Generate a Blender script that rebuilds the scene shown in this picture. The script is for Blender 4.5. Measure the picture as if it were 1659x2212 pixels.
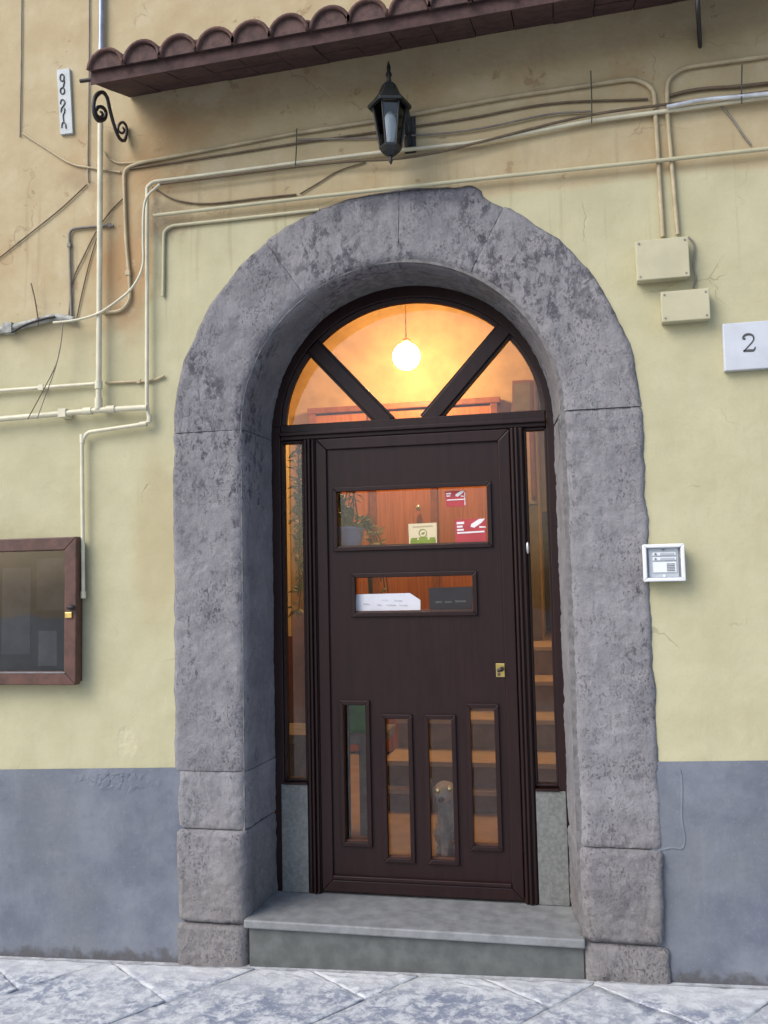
import bpy, bmesh, math, random
from mathutils import Vector, Matrix, noise
random.seed(7)
for o in list(bpy.data.objects): bpy.data.objects.remove(o)
scene = bpy.context.scene
col = scene.collection
R_ = math.radians

# ------------------------------------------------------------------ camera
POS = Vector((0.652, -3.499, 1.349)); F = 1900.0; IW, IH = 1659.0, 2212.0
yaw, pitch, roll = R_(-11.57), R_(4.47), R_(-1.24)
FW = Vector((math.sin(yaw)*math.cos(pitch), math.cos(yaw)*math.cos(pitch), math.sin(pitch)))
r0 = Vector((math.cos(yaw), -math.sin(yaw), 0)); u0 = r0.cross(FW)
RT = r0*math.cos(roll) + u0*math.sin(roll); UP = -r0*math.sin(roll) + u0*math.cos(roll)
cam = bpy.data.cameras.new('camera'); co = bpy.data.objects.new('camera', cam); col.objects.link(co)
cam.sensor_fit = 'VERTICAL'; cam.sensor_height = 36.0; cam.sensor_width = 27.0; cam.lens = 36.0*F/IH
cam.clip_start = 0.05; cam.clip_end = 500
m = Matrix.Identity(4)
for i in range(3): m[i][0], m[i][1], m[i][2], m[i][3] = RT[i], UP[i], -FW[i], POS[i]
co.matrix_world = m
scene.camera = co

def ray(px, py): return RT*((px-IW/2)/F) - UP*((py-IH/2)/F) + FW
def at(px, py, Y=0.0):
    d = ray(px, py); return POS + d*((Y-POS.y)/d.y)

# ------------------------------------------------------------------ world, sun, exposure
SUN_DIR = Vector((-0.58, -0.58, 0.74)).normalized()      # towards the light
w = bpy.data.worlds.new('World'); scene.world = w; w.use_nodes = True
nt = w.node_tree; nt.nodes.clear()
sky = nt.nodes.new('ShaderNodeTexSky'); sky.sky_type = 'NISHITA'; sky.sun_disc = False
sky.sun_elevation = math.asin(SUN_DIR.z); sky.sun_rotation = math.atan2(SUN_DIR.x, SUN_DIR.y)
sky.dust_density = 3.0; sky.air_density = 1.0; sky.ozone_density = 2.0
bg = nt.nodes.new('ShaderNodeBackground'); bg.inputs[1].default_value = 0.125
wo = nt.nodes.new('ShaderNodeOutputWorld')
nt.links.new(sky.outputs[0], bg.inputs[0]); nt.links.new(bg.outputs[0], wo.inputs[0])
sl = bpy.data.lights.new('sun', 'SUN'); sl.energy = 1.1; sl.angle = R_(38); sl.color = (1.0, 0.97, 0.93)
so = bpy.data.objects.new('sun', sl); col.objects.link(so)
so.rotation_euler = (-SUN_DIR).to_track_quat('-Z', 'Y').to_euler(); so.location = (-4, -4, 8)
vs = scene.view_settings
vs.view_transform = 'Standard'; vs.look = 'None'; vs.exposure = 0.85; vs.gamma = 1.0; vs.use_curve_mapping = False

# ------------------------------------------------------------------ node helper
class NT:
    def __init__(s, name):
        s.m = bpy.data.materials.new(name); s.m.use_nodes = True
        s.t = s.m.node_tree; s.t.nodes.clear()
        s.out = s.t.nodes.new('ShaderNodeOutputMaterial')
        g = s.t.nodes.new('ShaderNodeNewGeometry'); s.P = g.outputs['Position']
        sp = s.t.nodes.new('ShaderNodeSeparateXYZ'); s.t.links.new(s.P, sp.inputs[0])
        s.X, s.Y, s.Z = sp.outputs
    def put(s, sock, v):
        if isinstance(v, bpy.types.NodeSocket): s.t.links.new(v, sock)
        elif isinstance(v, (tuple, list)):
            sock.default_value = tuple(v)+(1.0,) if (len(v) == 3 and sock.type == 'RGBA') else tuple(v)
        else: sock.default_value = v
    def math(s, op, a, b=0.0, c=0.0, clamp=False):
        n = s.t.nodes.new('ShaderNodeMath'); n.operation = op; n.use_clamp = clamp
        s.put(n.inputs[0], a); s.put(n.inputs[1], b); s.put(n.inputs[2], c); return n.outputs[0]
    def mix(s, f, a, b, mode='MIX'):
        n = s.t.nodes.new('ShaderNodeMix'); n.data_type = 'RGBA'; n.blend_type = mode
        s.put(n.inputs['Factor'], f); s.put(n.inputs[6], a); s.put(n.inputs[7], b); return n.outputs[2]
    def noise(s, scale, detail=4, rough=0.55, dist=0.0, vec=None, stretch=None):
        v = vec or s.P
        if stretch:
            mp = s.t.nodes.new('ShaderNodeMapping'); s.put(mp.inputs['Vector'], v)
            mp.inputs['Scale'].default_value = stretch; v = mp.outputs[0]
        n = s.t.nodes.new('ShaderNodeTexNoise'); s.put(n.inputs['Vector'], v)
        n.inputs['Scale'].default_value = scale; n.inputs['Detail'].default_value = detail
        n.inputs['Roughness'].default_value = rough; n.inputs['Distortion'].default_value = dist
        return n.outputs['Fac']
    def rand(s):
        return s.t.nodes.new('ShaderNodeObjectInfo').outputs['Random']
    def ss(s, x, a, b):
        n = s.t.nodes.new('ShaderNodeMapRange'); n.interpolation_type = 'SMOOTHSTEP'
        s.put(n.inputs[0], x); n.inputs[1].default_value = a; n.inputs[2].default_value = b
        return n.outputs[0]
    def blob(s, x, z, rx, rz, wob=0.5, scale=9):
        dx = s.math('DIVIDE', s.math('SUBTRACT', s.X, x), rx); dz = s.math('DIVIDE', s.math('SUBTRACT', s.Z, z), rz)
        d = s.math('SQRT', s.math('ADD', s.math('MULTIPLY', dx, dx), s.math('MULTIPLY', dz, dz)))
        d = s.math('ADD', d, s.math('MULTIPLY', s.math('SUBTRACT', s.noise(scale), 0.5), wob*2.4))
        return s.ss(d, 1.0, 0.45)
    def bump(s, h, strength=0.3, dist=0.01, nrm=None):
        n = s.t.nodes.new('ShaderNodeBump'); n.inputs['Strength'].default_value = strength
        n.inputs['Distance'].default_value = dist; s.put(n.inputs['Height'], h)
        if nrm: s.put(n.inputs['Normal'], nrm)
        return n.outputs[0]
    def bsdf(s, colr, rough=0.6, metal=0.0, nrm=None, spec=0.5, **kw):
        n = s.t.nodes.new('ShaderNodeBsdfPrincipled')
        s.put(n.inputs['Base Color'], colr); s.put(n.inputs['Roughness'], rough); s.put(n.inputs['Metallic'], metal)
        s.put(n.inputs['Specular IOR Level'], spec)
        for k, v in kw.items(): s.put(n.inputs[k.replace('_', ' ')], v)
        if nrm: s.put(n.inputs['Normal'], nrm)
        s.t.links.new(n.outputs[0], s.out.inputs[0]); return s.m

MATS = {}
def simple(name, c, rough=0.5, metal=0.0, var=0.25, scale=12, bump=0.1, bdist=0.004, spec=0.5):
    if name in MATS: return MATS[name]
    n = NT(name); f = n.noise(scale, 5, 0.6)
    a = tuple(x*(1-var) for x in c); b = tuple(min(1, x*(1+var)) for x in c)
    colr = n.mix(n.ss(f, 0.3, 0.7), a, b)
    r = n.math('ADD', n.math('MULTIPLY', n.noise(scale*2.3), 0.2), rough-0.1, clamp=True)
    MATS[name] = n.bsdf(colr, r, metal, n.bump(n.noise(scale*6, 3), bump, bdist) if bump else None, spec)
    return MATS[name]

def mat_plaster():
    n = NT('yellow_plaster')
    big = n.noise(1.3, 5, 0.6); mid = n.noise(5.5, 5, 0.6); fine = n.noise(160, 2, 0.6)
    yellow = n.mix(n.ss(mid, 0.25, 0.75), (0.425, 0.4, 0.25), (0.485, 0.46, 0.30))
    old = n.mix(n.ss(mid, 0.3, 0.75), (0.43, 0.345, 0.205), (0.485, 0.415, 0.262))
    old = n.mix(n.ss(big, 0.5, 0.68), old, (0.40, 0.275, 0.145))
    wob = n.math('MULTIPLY', n.math('SUBTRACT', n.noise(4.0, 4), 0.5), 0.10)
    zz = n.math('ADD', n.Z, wob)
    # the later yellow coat stops along the conduit, lower to the left of the portal
    xr = n.ss(n.math('ADD', n.X, wob), -1.12, -1.07)
    lim = n.math('ADD', n.math('MULTIPLY', xr, 0.52), 2.38)
    d = n.math('SUBTRACT', zz, lim)
    soft = n.math('MULTIPLY', n.math('SUBTRACT', 1.0, xr), 0.3)
    ed = n.math('DIVIDE', d, n.math('ADD', soft, 0.03))
    mask = n.ss(ed, -0.5, 1.0)
    c = n.mix(mask, yellow, old)
    # rusty and brown stains with shapes of their own
    st = n.math('MULTIPLY', n.blob(-1.2, 2.72, 0.16, 0.34, 0.5, 7), 0.6)
    c = n.mix(st, c, (0.38, 0.22, 0.1))
    c = n.mix(n.math('MULTIPLY', n.blob(-1.06, 1.55, 0.14, 0.5, 0.4, 3), 0.35), c, (0.36, 0.26, 0.13))
    c = n.mix(n.math('MULTIPLY', n.blob(-1.02, 2.95, 0.17, 0.12, 0.5, 12), 0.5), c, (0.22, 0.16, 0.11))
    c = n.mix(n.math('MULTIPLY', n.blob(-1.35, 3.2, 0.2, 0.1, 0.6, 8), 0.4), c, (0.28, 0.2, 0.13))
    streak = n.noise(9, 5, 0.65, stretch=(1, 1, 0.12))
    c = n.mix(n.math('MULTIPLY', n.ss(streak, 0.55, 0.8), 0.3), c, (0.3, 0.235, 0.14))
    dirt = n.noise(26, 5, 0.7)
    c = n.mix(n.math('MULTIPLY', n.ss(dirt, 0.58, 0.8), 0.22), c, (0.27, 0.22, 0.13))
    peel = n.noise(5.5, 8, 0.68, 0.3); pm = n.math('MULTIPLY', n.ss(peel, 0.592, 0.604), mask)
    c = n.mix(n.math('MULTIPLY', pm, 0.55), c, (0.5, 0.415, 0.28))
    pm2 = n.math('MULTIPLY', n.ss(n.noise(7.5, 8, 0.7, 0.2), 0.628, 0.636), mask)
    c = n.mix(n.math('MULTIPLY', pm2, 0.6), c, (0.31, 0.2, 0.115))
    vo = n.t.nodes.new('ShaderNodeTexVoronoi'); vo.feature = 'DISTANCE_TO_EDGE'; vo.inputs['Scale'].default_value = 1.9
    ad = n.t.nodes.new('ShaderNodeVectorMath'); ad.operation = 'ADD'; n.put(ad.inputs[0], n.P)
    nz = n.t.nodes.new('ShaderNodeTexNoise'); n.put(nz.inputs['Vector'], n.P); nz.inputs['Scale'].default_value = 6; nz.inputs['Detail'].default_value = 6
    sc = n.t.nodes.new('ShaderNodeVectorMath'); sc.operation = 'SCALE'; n.put(sc.inputs[0], nz.outputs['Color']); sc.inputs['Scale'].default_value = 0.22
    n.put(ad.inputs[1], sc.outputs[0]); n.put(vo.inputs['Vector'], ad.outputs[0])
    crack = n.math('MULTIPLY', n.ss(vo.outputs[0], 0.006, 0.001), n.ss(n.noise(2.1, 3), 0.53, 0.6))
    c = n.mix(n.math('MULTIPLY', crack, 0.3), c, (0.2, 0.15, 0.09))
    speck = n.noise(110, 3, 0.7); c = n.mix(n.math('MULTIPLY', n.ss(speck, 0.5, 0.8), 0.35), c, n.mix(0.5, c, (0.22, 0.18, 0.1)))
    c = n.mix(n.math('MULTIPLY', n.ss(n.noise(85, 3, 0.7), 0.62, 0.75), 0.3), c, (0.6, 0.56, 0.4))
    drip = n.noise(24, 4, 0.6, stretch=(1, 1, 0.05))
    dm = n.math('MULTIPLY', n.ss(drip, 0.56, 0.68), n.math('MULTIPLY', n.ss(n.Z, 2.2, 2.9), n.ss(n.Z, 3.25, 2.95)))
    c = n.mix(n.math('MULTIPLY', dm, 0.25), c, (0.24, 0.175, 0.105))
    pit = n.blob(-1.2, 0.69, 0.055, 0.075, 0.5, 22)
    c = n.mix(n.math('MULTIPLY', pit, 0.35), c, (0.56, 0.52, 0.36))
    h = n.math('ADD', n.math('MULTIPLY', n.noise(3.2, 4), 1.6), n.math('MULTIPLY', n.noise(38, 4), 0.16))
    h = n.math('ADD', h, n.math('MULTIPLY', fine, 0.03))
    h = n.math('SUBTRACT', h, n.math('MULTIPLY', n.math('MULTIPLY', pit, n.noise(40, 3)), 0.7))
    h = n.math('SUBTRACT', h, n.math('ADD', n.math('MULTIPLY', crack, 0.15), n.math('MULTIPLY', pm2, 0.1)))
    return n.bsdf(c, 0.85, 0, n.bump(h, 0.55, 0.014), 0.25)

def mat_plinth():
    n = NT('grey_blue_plinth_paint')
    mid = n.noise(4.0, 6, 0.62); fine = n.noise(150, 2)
    c = n.mix(n.ss(mid, 0.3, 0.72), (0.115, 0.13, 0.168), (0.19, 0.207, 0.245))
    c = n.mix(n.math('MULTIPLY', n.ss(n.noise(1.7, 4), 0.45, 0.7), 0.5), c, (0.15, 0.168, 0.175))
    zl = n.math('SUBTRACT', n.Z, n.math('ADD', n.math('MULTIPLY', n.X, 0.028), -0.166))
    g = n.math('SUBTRACT', 1.0, n.ss(n.math('ADD', zl, n.math('MULTIPLY', n.math('SUBTRACT', n.noise(18, 5), 0.5), 0.16)), 0.0, 0.05))
    c = n.mix(n.math('MULTIPLY', g, 0.75), c, (0.075, 0.07, 0.068))
    sc = n.noise(60, 3, 0.7); c = n.mix(n.math('MULTIPLY', n.ss(sc, 0.68, 0.76), 0.4), c, (0.28, 0.29, 0.3))
    c = n.mix(n.math('MULTIPLY', n.ss(n.noise(14, 6, 0.7), 0.55, 0.75), 0.45), c, (0.1, 0.11, 0.135))
    c = n.mix(n.math('MULTIPLY', n.ss(n.noise(95, 3, 0.7), 0.55, 0.75), 0.3), c, (0.26, 0.275, 0.305))
    c = n.mix(n.math('MULTIPLY', n.ss(n.noise(12, 5, 0.65, stretch=(1, 1, 0.15)), 0.56, 0.7), 0.35), c, (0.2, 0.212, 0.225))
    fl = n.blob(-1.25, 0.53, 0.2, 0.055, 0.55, 14)
    h = n.math('ADD', n.math('MULTIPLY', n.noise(5, 5), 1.3), n.math('MULTIPLY', n.noise(45, 4), 0.16))
    h = n.math('ADD', h, n.math('MULTIPLY', n.math('MULTIPLY', fl, n.ss(n.noise(22, 3), 0.42, 0.55)), 0.5))
    h = n.math('ADD', h, n.math('MULTIPLY', fine, 0.03))
    return n.bsdf(c, 0.75, 0, n.bump(h, 0.6, 0.012), 0.3)

def mat_stone():
    n = NT('volcanic_grey_stone')
    a = n.noise(7, 7, 0.68); b = n.noise(55, 5, 0.7); c2 = n.noise(2.2, 4)
    c = n.mix(n.ss(a, 0.28, 0.72), (0.17, 0.168, 0.184), (0.275, 0.271, 0.288))
    c = n.mix(n.ss(b, 0.35, 0.75), c, n.mix(0.5, c, (0.27, 0.262, 0.275)))
    # black lichen blotches, more of them on the arch
    up = n.ss(n.Z, 1.5, 2.1)
    li = n.noise(30, 7, 0.75, 0.25, stretch=(1, 1, 0.6)); th = n.math('SUBTRACT', li, n.math('MULTIPLY', up, -0.075))
    lich = n.math('MULTIPLY', n.ss(th, 0.55, 0.65), n.ss(c2, 0.42, 0.58))
    c = n.mix(n.math('MULTIPLY', lich, 0.88), c, (0.038, 0.036, 0.052))
    tool = n.noise(70, 3, 0.6, stretch=(1.0, 1, 0.16)); c = n.mix(n.math('MULTIPLY', n.ss(tool, 0.5, 0.75), 0.35), c, (0.085, 0.08, 0.095))
    c = n.mix(n.math('MULTIPLY', n.ss(n.noise(90, 3, 0.7), 0.6, 0.75), 0.3), c, (0.36, 0.35, 0.37))
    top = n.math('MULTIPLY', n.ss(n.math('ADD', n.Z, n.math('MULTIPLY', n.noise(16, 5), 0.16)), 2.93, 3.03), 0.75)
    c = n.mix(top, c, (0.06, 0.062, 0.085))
    warm = n.ss(n.math('ADD', n.Z, n.math('MULTIPLY', n.noise(3), 0.5)), 0.75, 0.35)
    c = n.mix(n.math('MULTIPLY', warm, 0.5), c, n.mix(n.ss(b, 0.3, 0.7), (0.135, 0.122, 0.11), (0.22, 0.2, 0.178)))
    pore = n.math('MULTIPLY', n.ss(n.noise(120, 3, 0.75, stretch=(1, 1, 0.7)), 0.56, 0.66), n.ss(n.noise(6, 4, 0.6), 0.4, 0.62))
    c = n.mix(n.math('MULTIPLY', pore, 0.6), c, (0.055, 0.053, 0.062))
    c = n.mix(n.math('MULTIPLY', n.ss(n.noise(22, 6, 0.75), 0.54, 0.66), 0.4), c, (0.31, 0.305, 0.315))
    c = n.mix(n.math('MULTIPLY', n.ss(n.noise(4, 5, 0.6), 0.5, 0.68), 0.35), c, (0.13, 0.128, 0.145))
    c = n.mix(0.14, c, n.mix(n.rand(), (0.08, 0.08, 0.09), (0.34, 0.33, 0.32)))
    h = n.math('ADD', n.math('MULTIPLY', n.noise(42, 5, 0.7), 0.7), n.math('MULTIPLY', n.noise(150, 3, 0.7), 0.3))
    h = n.math('SUBTRACT', h, n.math('MULTIPLY', pore, 0.35))
    return n.bsdf(c, 0.9, 0, n.bump(h, 0.9, 0.010), 0.25)

def mat_basalt():
    n = NT('chiselled_basalt')
    a = n.noise(20, 7, 0.72, 0.4); b = n.noise(55, 5, 0.75)
    c = n.mix(n.ss(a, 0.42, 0.6), (0.17, 0.2, 0.28), (0.56, 0.59, 0.62))
    worn = n.ss(n.noise(3.2, 5, 0.62), 0.4, 0.6)
    c = n.mix(n.math('MULTIPLY', worn, 0.5), c, n.mix(n.ss(b, 0.35, 0.65), (0.43, 0.46, 0.49), (0.6, 0.62, 0.635)))
    c = n.mix(n.math('MULTIPLY', n.ss(b, 0.55, 0.68), 0.5), c, (0.68, 0.7, 0.71))
    dry = n.ss(n.math('ADD', n.Y, n.math('MULTIPLY', n.noise(4), 0.3)), -0.1, 0.08)
    c = n.mix(n.math('MULTIPLY', dry, 0.75), c, (0.54, 0.555, 0.56))
    c = n.mix(n.math('MULTIPLY', n.ss(n.noise(30, 4, 0.7), 0.64, 0.72), 0.5), c, (0.16, 0.17, 0.19))
    c = n.mix(0.12, c, n.mix(n.rand(), (0.25, 0.27, 0.32), (0.65, 0.66, 0.66)))
    h = n.math('ADD', n.math('MULTIPLY', a, 0.6), n.math('MULTIPLY', b, 0.4))
    return n.bsdf(c, n.math('ADD', n.math('MULTIPLY', a, 0.3), 0.5), 0, n.bump(h, 0.7, 0.01), 0.4)

def mat_tile():
    n = NT('old_terracotta')
    c = n.mix(n.ss(n.noise(9, 5), 0.3, 0.7), (0.062, 0.034, 0.031), (0.115, 0.06, 0.052))
    c = n.mix(n.math('MULTIPLY', n.ss(n.noise(30, 5, 0.7), 0.52, 0.7), 0.6), c, (0.17, 0.145, 0.13))
    c = n.mix(0.3, c, n.mix(n.rand(), (0.035, 0.02, 0.02), (0.17, 0.1, 0.075)))
    return n.bsdf(c, 0.85, 0, n.bump(n.noise(70, 4), 0.5, 0.005), 0.3)

def mat_darkwood():
    n = NT('dark_brown_varnished_wood')
    g = n.noise(6, 5, 0.6, 0.6, stretch=(6, 6, 0.35))
    c = n.mix(n.ss(g, 0.3, 0.7), (0.0125, 0.0042, 0.0045), (0.019, 0.0062, 0.0064))
    r = n.math('ADD', n.math('MULTIPLY', n.noise(20, 4), 0.25), 0.3)
    return n.bsdf(c, r, 0, n.bump(n.noise(9, 5, 0.6, 0.5, stretch=(8, 8, 0.4)), 0.12, 0.004), 0.3)

def mat_redwood():
    n = NT('orange_panel_wood')
    g = n.noise(5, 6, 0.62, 1.0, stretch=(7, 7, 0.3))
    c = n.mix(n.ss(g, 0.3, 0.72), (0.36, 0.115, 0.03), (0.52, 0.19, 0.05))
    return n.bsdf(c, 0.45, 0, n.bump(g, 0.1, 0.004), 0.4)

def mat_glass(name='window_glass', tint=(1, 1, 1)):
    n = NT(name); t = n.t
    fr = t.nodes.new('ShaderNodeFresnel'); fr.inputs[0].default_value = 1.5
    tr = t.nodes.new('ShaderNodeBsdfTransparent'); n.put(tr.inputs[0], tint)
    gl = t.nodes.new('ShaderNodeBsdfGlossy'); gl.inputs['Roughness'].default_value = 0.02
    n.put(gl.inputs['Normal'], n.bump(n.noise(3.5, 2), 0.08, 0.01))
    mx = t.nodes.new('ShaderNodeMixShader'); t.links.new(fr.outputs[0], mx.inputs[0])
    t.links.new(tr.outputs[0], mx.inputs[1]); t.links.new(gl.outputs[0], mx.inputs[2])
    t.links.new(mx.outputs[0], n.out.inputs[0]); return n.m

PLASTER, PLINTH, STONE, BASALT, TILE = mat_plaster(), mat_plinth(), mat_stone(), mat_basalt(), mat_tile()
DWOOD, RWOOD, GLASS = mat_darkwood(), mat_redwood(), mat_glass()
IRON = simple('wrought_iron', (0.03, 0.026, 0.028), 0.55, 0.3)
BLACKM = simple('black_lantern_paint', (0.018, 0.02, 0.02), 0.4, 0.2)
CREAMP = simple('cream_painted_pipe', (0.58, 0.55, 0.41), 0.45, 0, 0.12, 10)
WALLP = simple('wall_painted_conduit', (0.42, 0.35, 0.22), 0.6, 0, 0.2, 8)
WALLY = simple('yellow_painted_box', (0.45, 0.425, 0.285), 0.6, 0, 0.08, 6)
GREYC = simple('grey_cable', (0.2, 0.18, 0.155), 0.6)
BROWNC = simple('brown_cable', (0.13, 0.095, 0.06), 0.7)
ZINC = simple('grey_zinc', (0.3, 0.34, 0.42), 0.4, 0.5)
SILVER = simple('silver_sheath', (0.6, 0.63, 0.66), 0.35, 0.4)
MORTAR = simple('pale_mortar', (0.38, 0.395, 0.41), 0.9, 0, 0.3, 20, 0.5)
GRANITE = simple('grey_granite', (0.155, 0.165, 0.16), 0.55, 0, 0.22, 70, 0.1)
MARBLE = simple('white_marble', (0.5, 0.53, 0.58), 0.4, 0, 0.06, 9, 0.02)
WPLAST = simple('white_plastic', (0.72, 0.75, 0.78), 0.4, 0, 0.04)
GPLAST = simple('grey_plastic', (0.42, 0.46, 0.5), 0.45, 0, 0.06)
DPLAST = simple('dark_grey_plastic', (0.16, 0.18, 0.2), 0.5)
BRASS = simple('brass', (0.6, 0.45, 0.16), 0.3, 0.9)
STEEL = simple('steel', (0.55, 0.57, 0.6), 0.3, 0.9)
RFRAME = simple('reddish_brown_wood', (0.085, 0.037, 0.028), 0.5, 0, 0.3, 20, 0.2)
INK = simple('dark_ink', (0.06, 0.065, 0.065), 0.7)
PAPER = simple('white_paper', (0.62, 0.63, 0.68), 0.8, 0, 0.04)

# ------------------------------------------------------------------ mesh helpers
class MB:
    def __init__(s): s.v = []; s.f = []; s.sm = []
    def add(s, vs, fs, smooth=False):
        b = len(s.v); s.v += [Vector(v) for v in vs]
        s.f += [tuple(i+b for i in f) for f in fs]; s.sm += [smooth]*len(fs); return s
    def box(s, x0, x1, y0, y1, z0, z1):
        return s.add([(x0,y0,z0),(x1,y0,z0),(x1,y1,z0),(x0,y1,z0),(x0,y0,z1),(x1,y0,z1),(x1,y1,z1),(x0,y1,z1)],
              [(3,2,1,0),(4,5,6,7),(0,1,5,4),(1,2,6,5),(2,3,7,6),(3,0,4,7)])
    def prism(s, poly, y0, y1):                    # poly: (x, z) seen from the street, counter-clockwise
        n = len(poly); vs = [(x, y0, z) for x, z in poly] + [(x, y1, z) for x, z in poly]
        fs = [tuple(range(n)), tuple(range(2*n-1, n-1, -1))]
        fs += [(i, i+n, (i+1) % n + n, (i+1) % n) for i in range(n)]
        return s.add(vs, fs)
    def tube(s, pts, r, n=8, cap=True):
        pts = [Vector(p) for p in pts]; rr = r if isinstance(r, (list, tuple)) else [r]*len(pts)
        t0 = (pts[1]-pts[0]).normalized(); ref = Vector((0, 0, 1)) if abs(t0.z) < 0.9 else Vector((1, 0, 0))
        a = t0.cross(ref).normalized(); vs = []
        for i, p in enumerate(pts):
            t = ((pts[min(i+1, len(pts)-1)]-p).normalized() + (p-pts[max(i-1, 0)]).normalized())
            t = t.normalized() if t.length > 1e-6 else t0
            a = (a - t*a.dot(t)).normalized(); b = t.cross(a)
            for k in range(n):
                an = 2*math.pi*k/n; vs.append(p + (a*math.cos(an)+b*math.sin(an))*rr[i])
        fs = [(i*n+k, i*n+(k+1) % n, (i+1)*n+(k+1) % n, (i+1)*n+k) for i in range(len(pts)-1) for k in range(n)]
        s.add(vs, fs, True)
        if cap:
            s.add(vs[:n], [tuple(range(n-1, -1, -1))]); s.add(vs[-n:], [tuple(range(n))])
        return s
    def lathe(s, prof, c, n=16, smooth=True):      # prof: (radius, z); flat polygons for n = 6
        c = Vector(c); vs = [c+Vector((r*math.cos(2*math.pi*k/n), r*math.sin(2*math.pi*k/n), z)) for r, z in prof for k in range(n)]
        fs = [(i*n+k, i*n+(k+1) % n, (i+1)*n+(k+1) % n, (i+1)*n+k) for i in range(len(prof)-1) for k in range(n)]
        fs += [tuple(range(n-1, -1, -1)), tuple(range((len(prof)-1)*n, len(prof)*n))]
        return s.add(vs, fs, smooth)
    def ball(s, c, r, n=12, sc=(1, 1, 1)):
        pr = [(r*math.sin(math.pi*i/n)+1e-5, -r*math.cos(math.pi*i/n)) for i in range(n+1)]
        b = len(s.v); s.lathe(pr, (0, 0, 0), n+4)
        for i in range(b, len(s.v)): s.v[i] = Vector((s.v[i].x*sc[0], s.v[i].y*sc[1], s.v[i].z*sc[2]))+Vector(c)
        return s
    def plate(s, xs, zs, holes, y0, y1):           # flat board with rectangular openings
        xs = sorted(set(xs)); zs = sorted(set(zs)); idx = {}; vs = []; fs = []
        def vid(i, j, k):
            if (i, j, k) not in idx: idx[(i, j, k)] = len(vs); vs.append((xs[i], (y0, y1)[k], zs[j]))
            return idx[(i, j, k)]
        def solid(i, j):
            if i < 0 or j < 0 or i >= len(xs)-1 or j >= len(zs)-1: return False
            cx, cz = (xs[i]+xs[i+1])/2, (zs[j]+zs[j+1])/2
            return not any(a < cx < b and c < cz < d for a, b, c, d in holes)
        for i in range(len(xs)-1):
            for j in range(len(zs)-1):
                if not solid(i, j): continue
                fs.append((vid(i,j,0), vid(i+1,j,0), vid(i+1,j+1,0), vid(i,j+1,0)))
                fs.append((vid(i,j+1,1), vid(i+1,j+1,1), vid(i+1,j,1), vid(i,j,1)))
                for di, dj, e in ((-1,0,((i,j),(i,j+1))), (1,0,((i+1,j+1),(i+1,j))), (0,-1,((i+1,j),(i,j))), (0,1,((i,j+1),(i+1,j+1)))):
                    if not solid(i+di, j+dj):
                        (a, b), (c, d) = e; fs.append((vid(a,b,0), vid(c,d,0), vid(c,d,1), vid(a,b,1)))
        return s.add(vs, fs)
    def frame(s, x0, x1, z0, z1, wd, y0, y1):      # mitred picture frame
        o = [(x0,z0),(x1,z0),(x1,z1),(x0,z1)]; i_ = [(x0+wd,z0+wd),(x1-wd,z0+wd),(x1-wd,z1-wd),(x0+wd,z1-wd)]
        for k in range(4):
            l = (k+1) % 4; s.prism([o[k], o[l], i_[l], i_[k]], y0, y1)
        return s
    def build(s, name, mat, parent=None, bevel=0.0, origin=None):
        base = wloc(parent) if parent else None
        if base is None:
            if origin is not None: base = Vector(origin)
            else:
                xs = [v.x for v in s.v]; ys = [v.y for v in s.v]; zs = [v.z for v in s.v]
                base = Vector(((min(xs)+max(xs))/2, (min(ys)+max(ys))/2, min(zs)))
        me = bpy.data.meshes.new(name); me.from_pydata([v-base for v in s.v], [], s.f); me.validate()
        if len(me.polygons) == len(s.sm): me.polygons.foreach_set('use_smooth', s.sm)
        me.materials.append(mat)
        bm = bmesh.new(); bm.from_mesh(me); bmesh.ops.recalc_face_normals(bm, faces=bm.faces); bm.to_mesh(me); bm.free()
        o = bpy.data.objects.new(name, me); col.objects.link(o)
        if parent: o.parent = parent
        else: o.location = base
        if bevel:
            b = o.modifiers.new('bevel', 'BEVEL'); b.width = bevel; b.segments = 2; b.limit_method = 'ANGLE'; b.angle_limit = R_(40)
        return o
def wloc(o):
    v = Vector((0, 0, 0))
    while o: v += o.location; o = o.parent
    return v
def empty(name, loc):
    o = bpy.data.objects.new(name, None); o.location = loc; o.empty_display_size = 0.1; col.objects.link(o); return o
def tag(o, label=None, cat=None, group=None, kind=None):
    if label: o['label'] = label
    if cat: o['category'] = cat
    if group: o['group'] = group
    if kind: o['kind'] = kind
    return o
def smooth_path(pts, sub=6):
    pts = [Vector(p) for p in pts]
    if len(pts) < 3: return pts
    out = []; P = [pts[0]*2-pts[1]] + pts + [pts[-1]*2-pts[-2]]
    for i in range(1, len(P)-2):
        for k in range(sub):
            t = k/sub; a, b, c, d = P[i-1], P[i], P[i+1], P[i+2]
            out.append(0.5*((2*b)+(c-a)*t+(2*a-5*b+4*c-d)*t*t+(3*b-a-3*c+d)*t**3))
    out.append(pts[-1]); return out
def fillet(pts, rad=0.04, n=5):
    pts = [Vector(p) for p in pts]; out = [pts[0]]
    for a, b, c in zip(pts, pts[1:], pts[2:]):
        r = min(rad, (b-a).length*0.45, (c-b).length*0.45)
        p, q = b+(a-b).normalized()*r, b+(c-b).normalized()*r
        for k in range(n+1):
            t = k/n; out.append(p*(1-t)**2 + b*2*t*(1-t) + q*t*t)
    out.append(pts[-1]); return out
def pxs(l, Y): return [at(p[0], p[1], p[2] if len(p) > 2 else Y) for p in l]
def gz(x): return -0.166 + 0.028*x                 # street level along the wall

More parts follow.
